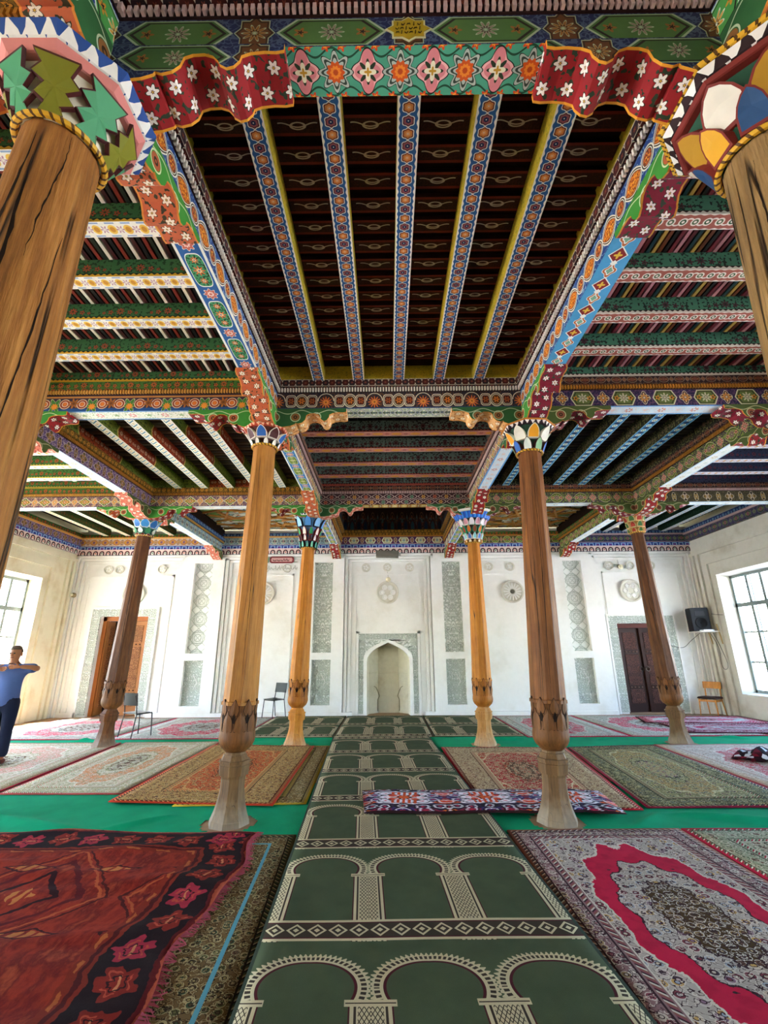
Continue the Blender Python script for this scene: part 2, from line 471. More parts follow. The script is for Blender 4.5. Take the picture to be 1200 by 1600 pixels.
def ribbon(base, petal, leaf, edge):                           # bracket underside: white daisies, gold edges
    def fn():
        u, v = uv(); c = L(base, base, 0.0)
        nz = noise(cv(u, v), 26., 1.); c = L(c, leaf, nz > .6)
        for off, y in ((0., .055), (.06, -.055)):
            x, _ = cell(u, .135, off); r = rose(x, v - y, .034, 6, .22)
            c = L(c, leaf, r < 1.2); c = L(c, petal, r < 1.0); c = L(c, '#3a2214', r < .3); c = L(c, '#c89a3a', r < .2)
        return L(c, edge, abs(v) > .112)
    return fn
def zigzag(c1, c2, p, line=None):
    def fn():
        u, v = uv(); x, _ = cell(u, p); c = L(c1, c2, (v + abs(x) * 1.4) > p * .36)
        return c
    return fn
def stripes(cols, p, slant=0.0):
    def fn():
        u, v = uv(); t = m('FRACT', (u + v * slant) / p); return ramp(t, cols)
    return fn
def cornice_arches():
    u, v = uv(); x, i = cell(u, .19); c = L('#d8c4bc', '#d8c4bc', 0.0)
    d = mx(abs(x) / .075, mx(0.0 * x, ln(x, mx(v + .02, 0.0 * v)) / .075)); 
    c = L(c, '#7a2430', d < 1.0); c = L(c, '#2a1a20', d < .85); c = L(c, '#efe6dc', d < .5); c = L(c, L('#c04a40', '#3a6a50', odd(i)), rose(x, v + .02, .034, 5) < 1.0)
    return L(c, '#1f2a3c', v < -.068)
def cornice_blocks():
    u, v = uv(); x, i = cell(u, .19); c = L('#28408a', '#28408a', 0.0)
    c = L(c, '#8fb4dc', (abs(x) < .07) & (v < .03)); c = L(c, L('#1d2f7a', '#5a3a8a', odd(i)), (abs(x) < .045) & (v < .01)); c = L(c, '#e8c8c0', abs(v) > .052)
    return c
# ================================================================ carpets, wood, plaster
def floral_fill(c, ax, ay, pal, scale, line, dark, seed=0.0):
    w = cv(ax + seed, ay)
    d, r = vor(w, scale); c = L(c, ramp(r, pal), d < .36); c = L(c, dark, (d < .2)); c = L(c, ramp(m('FRACT', r * 3.7), pal), d < .13)
    c = L(c, line, abs(d - .37) < .035)
    nz = noise(cv(ax, ay, seed), scale * 2.2, 1.); c = L(c, dark, abs(nz - .5) < .02); c = L(c, line, abs(nz - .58) < .018)
    return c
def weave(c, u, v, amt=.14):
    return mul(c, noise(cv(u * 260., v * 260.), 1.0, 1.) * (2 * amt) + (1. - amt))
def ring_(h):
    n = NT.nodes.new('ShaderNodeRGB'); n.outputs[0].default_value = hx(h); return X(n.outputs[0])
def persian(hw, hl, field, pal, ring, border, bpal, edge, line='#d8cfba', dark='#2c1c1c', med=None, mx_=.62, my_=.72, rw=.2, inner='#5a3a2a', bw=.26, scale=9., seed=0., stripe=None, k=10., rp=None):
    """hw, hl half sizes in metres; ring: colour of the wavy ring round the medallion"""
    def fn():
        u, v = uv(); ax, ay = abs(u), abs(v); de = mn(hw - ax, hl - ay)
        c = L(field, field, 0.0)
        c = floral_fill(c, ax, ay, pal, scale, line, dark, seed)
        fw, fl = hw - bw - .1, hl - bw - .1
        th = at2(ay / fl, ax / fw); nz = noise(cv(ax, ay, seed), 7., 2.) - .5
        r = ln(ax / (fw * mx_ * 1.5), ay / (fl * my_ * 1.35)) * (1. + .05 * cos(k * th)) + nz * .16 + (noise(cv(ax, ay, seed + 1.), 26., 2.) - .5) * .09
        if ring:
            c2 = floral_fill(L(inner, inner, 0.0), ax, ay, med or pal, scale * 1.25, line, dark, seed + 3.)
            c = L(c, line, r < 1.03); rc = floral_fill(L(ring, ring, 0.0), ax, ay, rp, scale * 1.2, line, dark, seed + 7.) if rp else L(ring, mul(ring_(ring), .8), ss(noise(cv(u, v), 9., 3.), .45, .65)); c = L(c, rc, r < 1.0); c = L(c, dark, r < 1. - rw); c = L(c, field, r < .98 - rw)
            c = L(c, floral_fill(L(field, field, 0.0), ax, ay, pal, scale * 1.1, line, dark, seed + 5.), r < .98 - rw)
            c = L(c, dark, r < .42); c = L(c, c2, r < .40)
        b = floral_fill(L(border, border, 0.0), ax, ay, bpal, scale * 1.2, line, dark, seed + 9.)
        c = L(c, line, de < bw + .07); c = L(c, border, de < bw + .06); c = L(c, ramp(m('FRACT', (ax + ay) * 16.), [dark, line, edge, bpal[0]]), (de < bw + .05) & (de > bw + .012))
        c = L(c, dark, de < bw); c = L(c, b, de < bw - .012); c = L(c, dark, de < .07); c = L(c, ramp(m('FRACT', (ax + ay) * 18.), [edge, line, dark, bpal[-1]]), de < .058)
        if stripe: c = L(c, stripe, (de > .2) & (de < .226))
        c = L(c, edge, de < .026)
        return weave(c, u, v), noise(cv(u * 300., v * 300.), 1., 1.)
    return fn
def saf(p, cw, nrow_off=0.0, half=.95):                        # green prayer runner: rows of three horseshoe arches
    def fn():
        u, v = uv(); y = m('FLOORED_MODULO', v - nrow_off, p) if False else (v - nrow_off) - m('FLOOR', (v - nrow_off) / p) * p
        x, i = cell(u, cw); s = p / 1.31
        g = L('#465038', '#465038', 0.0); g = mul(g, noise(cv(u, v), 6., 3.) * .5 + .75)
        cream, dk, mar = '#bfb08c', '#3a3026', '#4a1a20'
        # cream ornament
        pat = m('FRACT', (x * 2.0 + y) * 22.); pat2 = m('FRACT', (y - x * 2.0) * 22.)
        orn = L(cream, dk, ((pat < .22) | (pat2 < .22)))
        xp, _ = cell(u, cw, cw / 2)                            # pillar coordinate
        yc = (y - .93 * s) * (1.0 / s)
        R = ln(x, yc * 1.12) + .035 * ss(yc, .0, .24) * (abs(x) * -3. + 1.)
        rad = m('FRACT', at2(yc, x) * 9.0)
        c = g
        arch = (R < .325) & (R > .235) & (yc > -.10)
        c = L(c, cream, (R < (.318 + .012 * sin(at2(yc, x) * 60.))) & (yc > -.10)); c = L(c, dk, (abs(R - .284) < .014) & (yc > -.1) & (rad > .4))
        c = L(c, mar, (R < .252) & (yc > -.10)); c = L(c, g, (R < .236) & (yc > -.115))
        inp = (abs(xp) < .098) & (yc < -.09)
        c = L(c, mar, (abs(xp) < .106) & (yc < -.1)); c = L(c, cream, inp); c = L(c, orn, inp & (abs(xp) < .06)); c = L(c, dk, inp & (abs(abs(xp) - .074) < .006))
        c = L(c, cream, (abs(yc + .105) < .022) & (abs(xp) < .125)); c = L(c, dk, (abs(yc + .105) < .004) & (abs(xp) < .12))
        c = L(c, g, yc > .33)
        # band with diamonds at the foot of each row
        yb = y - .115 * s; bx, _ = cell(u, .125)
        d = abs(bx) / .062 + abs(yb) / (.07 * s)
        band = L(dk, cream, abs(d - .8) < .14); band = L(band, cream, d < .3); band = L(band, mar, abs(yb) > .072 * s)
        c = L(c, band, abs(yb) < .085 * s); c = L(c, cream, abs(abs(yb) - .096 * s) < .012 * s)
        c = L(c, L(cream, dk, abs(x) < .0), y < .0)
        c = L(c, '#2a3226', abs(u) > half - .02)
        return weave(c, u, v, .2), noise(cv(u * 300., v * 300.), 1., 1.)
    return fn
def kilim(hw, hl):
    def fn():
        u0, v0 = uv(); u = u0 + (noise(cv(u0, v0, 1.), 9., 3.) - .5) * .07; v = v0 + (noise(cv(u0, v0, 7.), 9., 3.) - .5) * .07; nz = noise(cv(u * 2.2, v * .8), 2.6, 5., .65)
        c = ramp(nz * 2.0 - .5, ['#541414', '#7c2018', '#93301e', '#6a1a16', '#a04428', '#7a1f1a'], False)
        wob = (noise(cv(u, v), 12., 2.) - .5) * .07
        x, i = cell(u, 1.3, .35); y, j = cell(v, 1.7, .3)
        d = abs(x) / .62 + abs(y) / .8 + wob; d = m('FLOOR', d * 26.) / 26.
        c = L(c, '#4a1614', abs(d - .96) < .03); c = L(c, '#a8502c', abs(d - .87) < .022); c = L(c, '#561418', abs(d - .66) < .04); c = L(c, '#2c1014', (abs(d - .36) < .035)); c = L(c, '#b8743a', (d < .13) & (m('FRACT', x * 16.) < .55))
        xs, _ = cell(u, .65, .1); ys, _ = cell(v, .85, .7); d2 = abs(xs) / .16 + abs(ys) / .06 + wob * 2.; c = L(c, '#b06a34', (d2 < 1.) & (m('FRACT', u * 12.) < .6)); c = L(c, '#3a1214', abs(d2 - 1.25) < .12)
        de = hw - u; dt = hl - v; dd = mn(de, dt) + wob * .25
        c = L(c, '#7a281a', dd < .47); c = L(c, '#a85a2c', (abs(dd - .44) < .011) & (m('FRACT', (u + v) * 4.) < .45)); c = L(c, '#4a1414', abs(dd - .4) < .014); c = L(c, '#211416', dd < .36)
        for (al, ac, oth) in ((v, de, dt), (u, dt, de)):
            xx, k = cell(al, .29); yy = ac - .2 + .02 * cos(k * 2.4); msk = (ac < .35) & (ac > .045)
            th = at2(yy, xx); rr = ln(xx, yy) / (.125 * (.86 + .14 * cos(5. * th + k) + .10 * cos(9. * th)))
            f = L('#7c241c', '#98283a', m('COMPARE', m('MODULO', abs(k), 4.0), 1.0, .2))
            c = L(c, f, (rr < 1.0) & msk); c = L(c, '#b04a34', (abs(rr - .66) < .06) & msk & (sin(3. * th) > -.3)); c = L(c, '#c07a50', (abs(yy) < .008) & (abs(xx) < .05) & msk); c = L(c, '#2a1214', (abs(rr - .42) < .05) & msk)
        c = L(c, '#5a1a1c', dd < .045); c = L(c, '#a04a34', dd < .015)
        c = mul(c, noise(cv(u * 3., v * 30.), 1., 3.) * .5 + .75)
        return weave(c, u, v, .25), noise(cv(u * 160., v * 30.), 1., 2.)
    return fn
def ikat():
    u, v = uv(); x, _ = cell(u, .9); ax, ay = abs(x), abs(v)
    ax2 = ax + (noise(cv(u * 4., v * 90.), 1., 1.) - .5) * .1
    d, r = vor(cv(ax2, ay * 1.3), 6.5)
    c = ramp(r, ['#17101c', '#d9591c', '#17101c', '#8a1f3c', '#2a1a3c', '#e9e4ec', '#e06a20', '#3a2a6a', '#17101c'])
    c = L(c, '#e9e4ec', abs(d - .35) < .05); c = L(c, '#17101c', abs(d - .5) < .06); c = L(c, '#c02a48', d < .12)
    st = (ax > .3) & (m('FRACT', u * 16.) < .5); c = L(c, '#c8481c', st & (ay < .2) & (r > .45)); c = L(c, '#2a0f14', abs(v) > .38)
    return weave(c, u, v)
def felt():
    u, v = uv(); c = L('#0c9a6a', '#0c9a6a', 0.0); c = mul(c, noise(cv(u, v), 4., 3.) * .35 + .82)
    return weave(c, u, v, .08), noise(cv(u, v), 40., 3.)
def wood(c1, c2, c3, scale=1.0, crack=.0):
    def fn():
        x, y, z = oc(); a = at2(y, x)
        w = noise(cv(x * 22., y * 22., z * 1.5 * scale), 1.0, 5., .65); g = noise(cv(x * 90., y * 90., z * 2.5), 1.0, 3.)
        c = ramp(w * 1.5 - .25, [c1, c2, c3], False); c = mul(c, g * .6 + .7)
        k = noise(cv(x * 11., y * 11., z * .22), 1.0, 1.5); cr = (1. - ss(abs(k - .5), .0, .010 + crack)) * ss(noise(cv(x, y, z), 1.6, 2.), .42, .55)
        big = noise(cv(x * 3., y * 3., z * .8), 1.0, 3.); c = mul(c, big * .9 + .55)
        c = L(c, '#22130a', cr)
        return c, w - cr * 2.0
    return fn
def foot_wood(c1, c2, c3, scale=1.0, crack=.0):
    W = wood(c1, c2, c3, scale, .001)
    def fn():
        c, h = W(); x, y, z = oc(); n = noise(cv(x * 5., y * 5., z * 6.), 1., 3.)
        c = L(c, '#b8aa94', (1. - ss(z + (n - .5) * .3, .0, .24)) * .42)      # worn pale near the floor
        return mul(c, .95), h
    return fn
def plaster(base, stain):
    def fn():
        x, y, z = oc(); n = noise(cv(x, y, z), 1.3, 5., .6); c = L(base, stain, ss(n, .48, .75) * .55)
        return c, noise(cv(x, y, z), 14., 4.)
    return fn
def relief(kind, base='#eceee6', gro='#bcc3b4'):
    def fn():
        u, v = uv(); ax = abs(u)
        if kind == 'girih':
            p = .52; x, _ = cell(u, p); y, _ = cell(v, p); ax, ay = abs(x), abs(y); th = at2(y, x); r = ln(x, y)
            h = mn(abs(r - .1), abs(r - .2)); h = mn(h, abs(ax + ay - .26)); h = mn(h, abs(ax - ay)); h = mn(h, abs(mx(ax, ay) - .15)); h = mn(h, abs(r - .05 - .14 * abs(cos(4. * th))))
        elif kind == 'vine':
            d = vor(cv(ax, v), 9., 'DISTANCE_TO_EDGE'); h = d * .16; h = mn(h, abs(noise(cv(ax, v), 10., 1.) - .5) * .14)
        else:
            d = vor(cv(ax, v), 13., 'DISTANCE_TO_EDGE'); h = d * .12; h = mn(h, abs(noise(cv(ax, v), 15., 1.) - .5) * .1)
        e = ss(h, .002, .014); c = L(gro, base, e)
        return c, e
    return fn
def door_carve(c1, c2):
    def fn():
        u, v = uv(); d = vor(cv(abs(u), v), 26., 'DISTANCE_TO_EDGE'); h = mn(d * .5, abs(noise(cv(abs(u), v), 20., 1.) - .5)); e = ss(h, .01, .07)
        return L(c1, c2, e), ~e
    return fn
def ground_fn():
    x, y, z = oc(); return ramp(noise(cv(x, y, z), .8, 4.), ['#cfccc4', '#dedbd4'], False)
# ================================================================ materials in use
XL = [-9.3, -5.05, -1.5, 1.83, 5.25, 9.0]           # beam lines along the hall (first and last are the side walls)
YL = [-2.2, 1.62, 5.22, 9.1, 13.5]                   # beam lines across (last is the mihrab wall)
ZS, ZJ, JH = 4.57, 4.95, 0.20                        # beam soffit, joist soffit, joist height
WHITE = mat('white plaster', plaster('#eeece6', '#d9d4c6'), .85, .15, .25, .01, dirt=.05)
WARM = mat('cream plaster', plaster('#e4dcc2', '#c2ab78'), .85, .15, .25, .01, dirt=.06)
OLDW = mat('stained and shade-toned plaster', plaster('#dad6c8', '#b0a386'), .88, .1, .3, .01, dirt=.08)  # stained wall tone; on the roundels its darker tint replaces weak relief shading
NICHE = mat('yellowed plaster', plaster('#d8d2bc', '#a08c50'), .88, .1, .3, .01, dirt=.12)
GIRIH = mat('carved girih plaster', relief('girih'), .85, .15, 1.0, .03, dirt=.04)
VINE = mat('carved vine plaster', relief('vine'), .85, .15, 1.0, .03, dirt=.04)
VINES = mat('carved scroll plaster', relief('scroll', '#e8eae2', '#bfc6b8'), .85, .15, 1.0, .03, dirt=.04)
DARKB = mat('dark roof boards', mottle(['#120b07', '#2a1a10'], 8.), .9, .1)
TEETH = plain('#e6ddd0'); TBACK = plain('#2c1414'); GOLD = plain('#b5772a', .5); GOLDT = plain('#d09a4a', .5); PINKT = plain('#c9a9a4')
HEXB = mat('hexagon band', hexband)
G = {}
G['dark'] = mat('dark maroon band', frieze('#2a1016', '#4a1c18', '#8a3a22', '#24304a', '#a86a3a', '#8a7460', .2, .1, 'oval', 'loz'))
G['green'] = mat('green leaf band', floral_side('#3f6a2a', '#c0562a', '#1f3a18', None, None, .3))
G['gold'] = mat('gold leaf band', floral_side('#7a5a1c', '#c88a2a', '#3a2a10', None, None, .2))
G['blue'] = mat('blue leaf band', floral_side('#26407a', '#7fa8c8', '#14244a', None, None, .2))
FR = {}
FR['chain'] = mat('chain frieze', chain_frieze); FR['ovals'] = mat('ovals frieze', ovals_frieze); FR['scroll'] = mat('scroll frieze', scroll_frieze)
FR['cart'] = mat('cartouche frieze', frieze('#221c44', '#5c6a34', '#b8b49a', '#6a3a1c', '#d08a2a', '#cfc6a8', .52, .23, 'cart', 'quat', .30, .15, 8, '#5a3a5a', .09))
FR['front'] = mat('front beam frieze', frieze('#1b2148', '#4a6a38', '#8a7a6a', '#5a3416', '#8a5a24', '#9fae90', .8, .23, 'cart', 'star8', .36, .09, 10, '#44506a', .06, off=-.43))
FR['side0'] = mat('bright cartouche frieze', frieze('#1d2f88', '#4f9a4a', '#d8a040', '#8a4a1c', '#d08a2a', '#dfe6d8', .6, .23, 'cart', 'star8', .33, .13, 8, '#8a94c0', .07))
FR['lattice'] = mat('lattice frieze', lattice_frieze('#3a1c24', ['#c08a2a', '#3f7a5a', '#b0502c'], '#b8a49a', .24, .23))
FR['purple'] = mat('purple scroll frieze', frieze('#4a3466', '#6a5a34', '#b07a34', '#5a3a20', '#8a6a3a', '#b8a0a0', .38, .23, 'quat', 'oval', .26, .12, 6, '#a08a9a', .1))
FR['lozenge'] = mat('cream lozenge frieze', frieze('#5a3a5e', '#4f7a34', '#d08030', '#b05a34', '#e0a850', '#e0d2b8', .42, .23, 'loz', 'quat', .34, .16, 8, '#a8906a', .12))
FR['lime'] = mat('lime arch frieze', frieze('#2c3a24', '#7f9a2c', '#3a4a1c', '#7a3a3a', '#c0705a', '#c8c89a', .36, .23, 'oval', 'loz', .32, .14, 7, '#7a6a34', .1))
FR['mauve'] = mat('mauve blossom frieze', frieze('#3c2440', '#6a7a30', '#8a5a6a', '#9a4a4a', '#d88a7a', '#b9b08a', .5, .23, 'point', 'quat', .30, .15, 8, '#7a8a3a', .1))
FR['shell'] = mat('dark shell frieze', frieze('#3a3424', '#3a3424', '#d0b8a0', '#4a3c20', '#a8843a', '#cfc0a8', .46, .23, 'quat', 'oval', .2, .1, 6, '#5a5030', .1))
FR['dots'] = mat('pale blue flower frieze', frieze('#8fa6b4', '#9fb8a4', '#9a3a4a', '#7a98b4', '#2a4a5a', '#c8d0c4', .26, .2, 'oval', 'loz', .3, .14, 6, '#4f6a6a', .1))
FR['wave'] = mat('orange wave frieze', frieze('#c8c0b0', '#c98a34', '#7a5a7a', '#8a7a6a', '#d8a84a', '#a87a8a', .34, .2, 'point', 'oval', .4, .16, 6, '#b08a6a', .1))
FR['navy'] = mat('navy rosette frieze', frieze('#26284e', '#3a4a3a', '#b05a5a', '#33305a', '#8a9a5a', '#6a6a7a', .4, .2, 'oval', 'quat', .28, .16, 8, '#5a4a5a', .1))
FR['calli'] = mat('calligraphy frieze', frieze('#2c2458', '#c8c89a', '#5a8a9a', '#6a1c1c', '#8a3a24', '#e0dcc0', .5, .2, 'cart', 'oval', .33, .1, 6, '#7a3a4a', .12))
SO = {}
SO['front'] = mat('jade flower soffit', big_flower_soffit)
SO['leftlong'] = mat('blue soffit with green panels', panel_soffit('#2a5f9e', '#3f9060', '#d06a34', '#c86a5a', .5))
SO['rightlong'] = mat('sky soffit with diamonds', diamond_soffit('#4f9fd0', .3))
SO['paleL'] = mat('pale soffit with posies', pale_soffit('#e6e6d8', '#d88a8a', '#8fae7a', '#6f9fd0'))
SO['paleR'] = mat('pale blue soffit with posies', pale_soffit('#cfdfe8', '#d07a5a', '#e0c8c0', '#5f9fd8'))
SO['white'] = mat('white soffit', pale_soffit('#e4e6e2', '#c8b89a', '#c9d6cc', '#b8cfe0'))
SO['navelace'] = mat('lace soffit', frieze('#c9d0b8', '#e4e2cc', '#a8b890', '#d8d8c0', '#3f5a4a', '#6a7a9a', .16, .2, 'oval', 'loz', .36, .12, 6, '#8a9a7a'))
SO['greenpanel'] = mat('blue soffit with lime panels', panel_soffit('#3f7fc0', '#8aa04a', '#c8d07a', '#c07a7a', .46))
SO['ochre'] = mat('ochre soffit', frieze('#8a5a1c', '#d0a83a', '#f0e0a0', '#4a6a5a', '#c8d8d0', '#e0c060', .2, .2, 'rsq', 'loz', .3, .12, 6))
GF = {}
GF['green'] = mat('green bracket face', green_face('#2c5a30', '#b8c4a0', '#8a5a2c')); GF['lime'] = mat('lime bracket face', green_face('#3f8a34', '#cfd8a8', '#b05a34'))
GF['olive'] = mat('olive bracket face', green_face('#4a5a2a', '#c0b88a', '#8a4a34')); GF['front'] = mat('dark bracket face', frieze('#1b2148', '#3f5f34', '#8a7a6a', '#5a3416', '#8a5a24', '#9fae90', .8, .2, 'cart', 'star8', .36, .09, 10, '#44506a', .06, off=.45, voff=-.1))
RB = {}
RB['red'] = mat('red daisy ribbon', ribbon('#8f1c20', '#efe6dc', '#2c3a26', '#d9932a')); RB['orange'] = mat('orange daisy ribbon', ribbon('#c0613c', '#efe0cc', '#3f3a26', '#d98a3a'))
RB['crimson'] = mat('crimson daisy ribbon', ribbon('#7c1a30', '#efe2dc', '#33402f', '#c8862f')); RB['cream'] = mat('cream posy ribbon', ribbon('#d8a468', '#f2e2c0', '#9a5a2c', '#d98a2a'))
RB['pink'] = mat('pink posy ribbon', ribbon('#c8705a', '#f0d8c8', '#8a3a2c', '#e0a888'))

# bay styles: (joist soffit, joist side, slat materials, slat pitch, transverse frieze, long frieze, band, dentil)
def bay_style():
    S = {}
    js = (XL[3] - XL[2] - .26) / 6
    S[2, 1] = dict(js=mat('joist blue chain', joist_chain), side=mat('joist side yellow mottle', mottle(['#1f2a12', '#8a8a24', '#c8a82a', '#5a6a24', '#d8c030'], 26.)), slats=[mat('dark slat motif', motif_slat('#2c110c', '#b9ab97', js, js / 2))], sp=.2, sw=.13, n=5, ft='chain', fl='ovals', band=HEXB, teeth=TEETH)
    rodsL = [plain('#e6e0d0'), plain('#3a1410'), plain('#16120e'), plain('#7a2a1c'), plain('#1c2414')]
    rodsR = [plain('#c8848a'), plain('#5a1c20'), plain('#1d3a3a'), plain('#c09a4a'), plain('#6a3414'), plain('#16120e'), plain('#7a2a34')]
    S[1, 1] = dict(js=mat('joist white tile', tile_soffit('#ece8dc', '#e8c050', '#b88aa0', '#8fa8c8')), side=mat('joist side green red', floral_side('#3a6a40', '#b04a30', '#1e4022', '#d8a82c', '#1a2a18', .5)), slats=rodsL, sp=.052, sw=.034, n=5, ft='scroll', fl='ovals', band=G['green'], teeth=GOLDT)
    S[3, 1] = dict(js=mat('joist rose scroll', scroll_soffit('#a85a4a', '#efe0d4', '#5a6a4a')), side=mat('joist side teal', floral_side('#4a8068', '#5a2434', '#1c2a24', '#e4d8cc', '#3a1c1c', .62)), slats=rodsR, sp=.052, sw=.034, n=5, ft='cart', fl='ovals', band=G['dark'], teeth=GOLD)
    S[2, 2] = dict(js=mat('joist orange rose', tile_soffit('#c07a6a', '#d08a3a', '#7a3434', '#8a3a3a', .3)), side=mat('joist side grey floral', floral_side('#6a7a72', '#5a1c24', '#241c1c', '#a04a3c', '#2a1418', .42)), slats=[plain('#1a0f0c')], sp=.16, sw=.1, n=5, ft='lattice', fl='lozenge', band=G['dark'], teeth=PINKT)
    S[1, 2] = dict(js=mat('joist cream ticks', tick_soffit('#e2e2d2', '#3a7a9a')), side=mat('joist side olive', two_tone('#6a7a2c', '#a0431f', .62, '#8a9a3a', '#e0b89a', '#34461a')), slats=[plain('#2a2016'), plain('#4a3a26')], sp=.11, sw=.07, n=5, ft='lozenge', fl='purple', band=G['gold'], teeth=GOLD)
    S[3, 2] = dict(js=mat('joist blue medals', med_soffit('#3a84b4', '#dfe6dc', '#6a8a4a')), side=mat('joist side dark bloom', floral_side('#2a2c20', '#6a4a4a', '#7a7a4a', None, None, .5)), slats=[plain('#1c1512'), plain('#2c221c')], sp=.11, sw=.07, n=5, ft='mauve', fl='mauve', band=G['dark'], teeth=GOLD)
    S[0, 2] = dict(js=mat('joist cream plain', tile_soffit('#efe9d8', '#f0dca0', '#d8c0b0', '#d8dcc8')), side=mat('joist side green bloom', floral_side('#4a7a3a', '#c0562a', '#2a4a22', '#e0c85a', None, .36)), slats=rodsL, sp=.1, sw=.07, n=5, ft='lozenge', fl='lozenge', band=G['green'], teeth=GOLDT)
    S[4, 2] = dict(js=mat('joist pale mauve', tile_soffit('#dcd4d4', '#c8a8a8', '#a88a98', '#b8a8b8')), side=mat('joist side indigo', floral_side('#3a3f5a', '#7a3a4a', '#24283c', None, None, .4)), slats=[plain('#16141c')], sp=.12, sw=.08, n=5, ft='shell', fl='shell', band=G['dark'], teeth=PINKT)
    S[0, 3] = dict(js=mat('joist ivory', tile_soffit('#e6dfc8', '#e8d8a8', '#d8c8a8', '#d8d8c0')), side=mat('joist side moss', floral_side('#5a6a34', '#a86a34', '#3a4a22', None, None, .3)), slats=[plain('#3a2a1a')], sp=.14, sw=.09, n=5, ft='wave', fl='purple', band=G['green'], teeth=GOLDT)
    S[4, 3] = dict(js=mat('joist silver', tile_soffit('#d0d4d8', '#b8c0c8', '#a8b0b8', '#b0b8c8')), side=mat('joist side forest', floral_side('#1f3f2a', '#3a5a4a', '#142a1c', None, None, .4)), slats=[plain('#14201a')], sp=.14, sw=.09, n=5, ft='navy', fl='navy', band=G['blue'], teeth=PINKT)
    S[1, 3] = dict(ft='dots', fl='dots', band=G['blue'], teeth=GOLDT); S[3, 3] = dict(ft='lime', fl='lime', band=G['green'], teeth=GOLD)
    S[2, 3] = dict(ft='calli', fl='calli', band=G['gold'], teeth=GOLD)
    S[2, 0] = dict(S[2, 2], ft='front', fl='side0', band=HEXB, teeth=PINKT, sp=None); S[1, 0] = dict(S[1, 2], ft='purple', fl='side0', sp=None); S[3, 0] = dict(S[3, 2], ft='purple', fl='side0', sp=None)
    S[0, 1] = dict(S[1, 2]); S[4, 1] = dict(S[3, 2]); S[0, 1].update(ft='purple', fl='purple'); S[4, 1].update(ft='mauve', fl='mauve')
    S[0, 0] = dict(S[0, 2], sp=None); S[4, 0] = dict(S[4, 2], sp=None)
    return S
ST = bay_style()
AISLE = ['the outer aisle beside the standing man', 'the aisle over the red kilim', 'the nave over the green runner', 'the aisle over the pink medallion carpet', 'the outer aisle beside the loudspeaker']
ZONE = ['on the entrance side of the front beam', 'from the thick cracked columns to the ikat mat', 'from the ikat mat to the orange columns', 'between the orange columns and the mihrab wall']

# ---------------------------------------------------------------- ground, floor, roof
def shell():
    b = MB(); b.box(-60, 60, -60, 70, -.6, -.45)
    tag(b.build('ground', mat('courtyard paving', ground_fn, .9, .1)), 'pale paved courtyard ground outside the hall', 'ground', kind='structure')
    b = MB(); b.box(-9.8, 9.5, -6.5, 14.4, -.45, 0.0)
    tag(b.build('floor', mat('clay floor', plaster('#a8896a', '#7a5a44'), .9, .1, .2)), 'earthen hall floor under the carpets', 'floor', kind='structure')
    b = MB(); b.box(-9.9, 9.6, -6.6, 14.4, 6.1, 6.3)
    for (x0, x1, y0, y1) in ((-9.9, 9.6, -6.6, -6.4), (-9.9, -9.7, -6.6, 14.4), (9.4, 9.6, -6.6, 14.4), (-9.9, 9.6, 14.2, 14.4)): b.box(x0, x1, y0, y1, 5.0, 6.1)
    tag(b.build('roof', WARM), 'flat roof slab over the painted ceiling', 'roof', kind='structure')
shell()

# ---------------------------------------------------------------- ceiling bays
def slab_mesh(nm, L_, w, h, mats):
    b = MB(); b.box(-L_ / 2, L_ / 2, -w / 2, w / 2, 0, h, 0, 0); return b
BAR = {}
def bar(nm, parent, L_, w, h, loc, rz, mats, side=False):
    key = (nm, round(L_, 3), w, h, tuple(x.name for x in mats))
    if key not in BAR:
        b = MB(); b.box(-L_ / 2, L_ / 2, -w / 2, w / 2, 0, h, 0, 0, {'y-': 1, 'y+': 1} if side else None)
        BAR[key] = b.build(nm, mats, parent, loc, (0, 0, rz)); return BAR[key]
    return again(BAR[key], parent, loc, (0, 0, rz))
def ceiling_bay(i, j):
    s = ST[i, j]; x0, x1, y0, y1 = XL[i], XL[i + 1], YL[j], YL[j + 1]
    cx, cy = (x0 + x1) / 2, (y0 + y1) / 2; zj = ZJ + (.12 if j == 3 else 0)
    c = thing('ceiling', 'painted ceiling of %s, %s' % (AISLE[i], ZONE[j]), 'ceiling', (cx, cy, zj), 0, None, 'structure')
    b = MB(); b.box(x0 - cx, x1 - cx, y0 - cy, y1 - cy, JH + .05, JH + .09)
    b.build('roof_board', DARKB, c)
    along_y = (i + j) % 2 == 1
    La, Lc = ((y1 - y0), (x1 - x0)) if along_y else ((x1 - x0), (y1 - y0))
    n = s['n']; span = Lc - .26; st = span / (n + 1)
    for k in range(-1, n + 1):
        t = -span / 2 + st * (k + 1)
        if k in (-1, n): continue
        bar('joist', c, La - .2, .145, JH, (t, 0, 0) if along_y else (0, t, 0), PI / 2 if along_y else 0, [s['js'], s['side']], True)
    if s['sp'] and i != 0 or (i, j) == (0, 2):
        N = int((La - .24) / s['sp'])
        for k in range(N):
            t = -(La - .24) / 2 + s['sp'] * (k + .5); mt = s['slats'][k % len(s['slats'])]
            bar('slat', c, Lc - .2, s['sw'], .045, (0, t, JH - .002) if along_y else (t, 0, JH - .002), 0 if along_y else PI / 2, [mt, plain('#2a0f0c')] if (i, j) == (2, 1) else [mt], (i, j) == (2, 1))
    # painted strip along the joist ends
    return c
for i in range(5):
    for j in range(4):
        if (i, j) not in ((2, 3), (1, 3), (3, 3)): ceiling_bay(i, j)
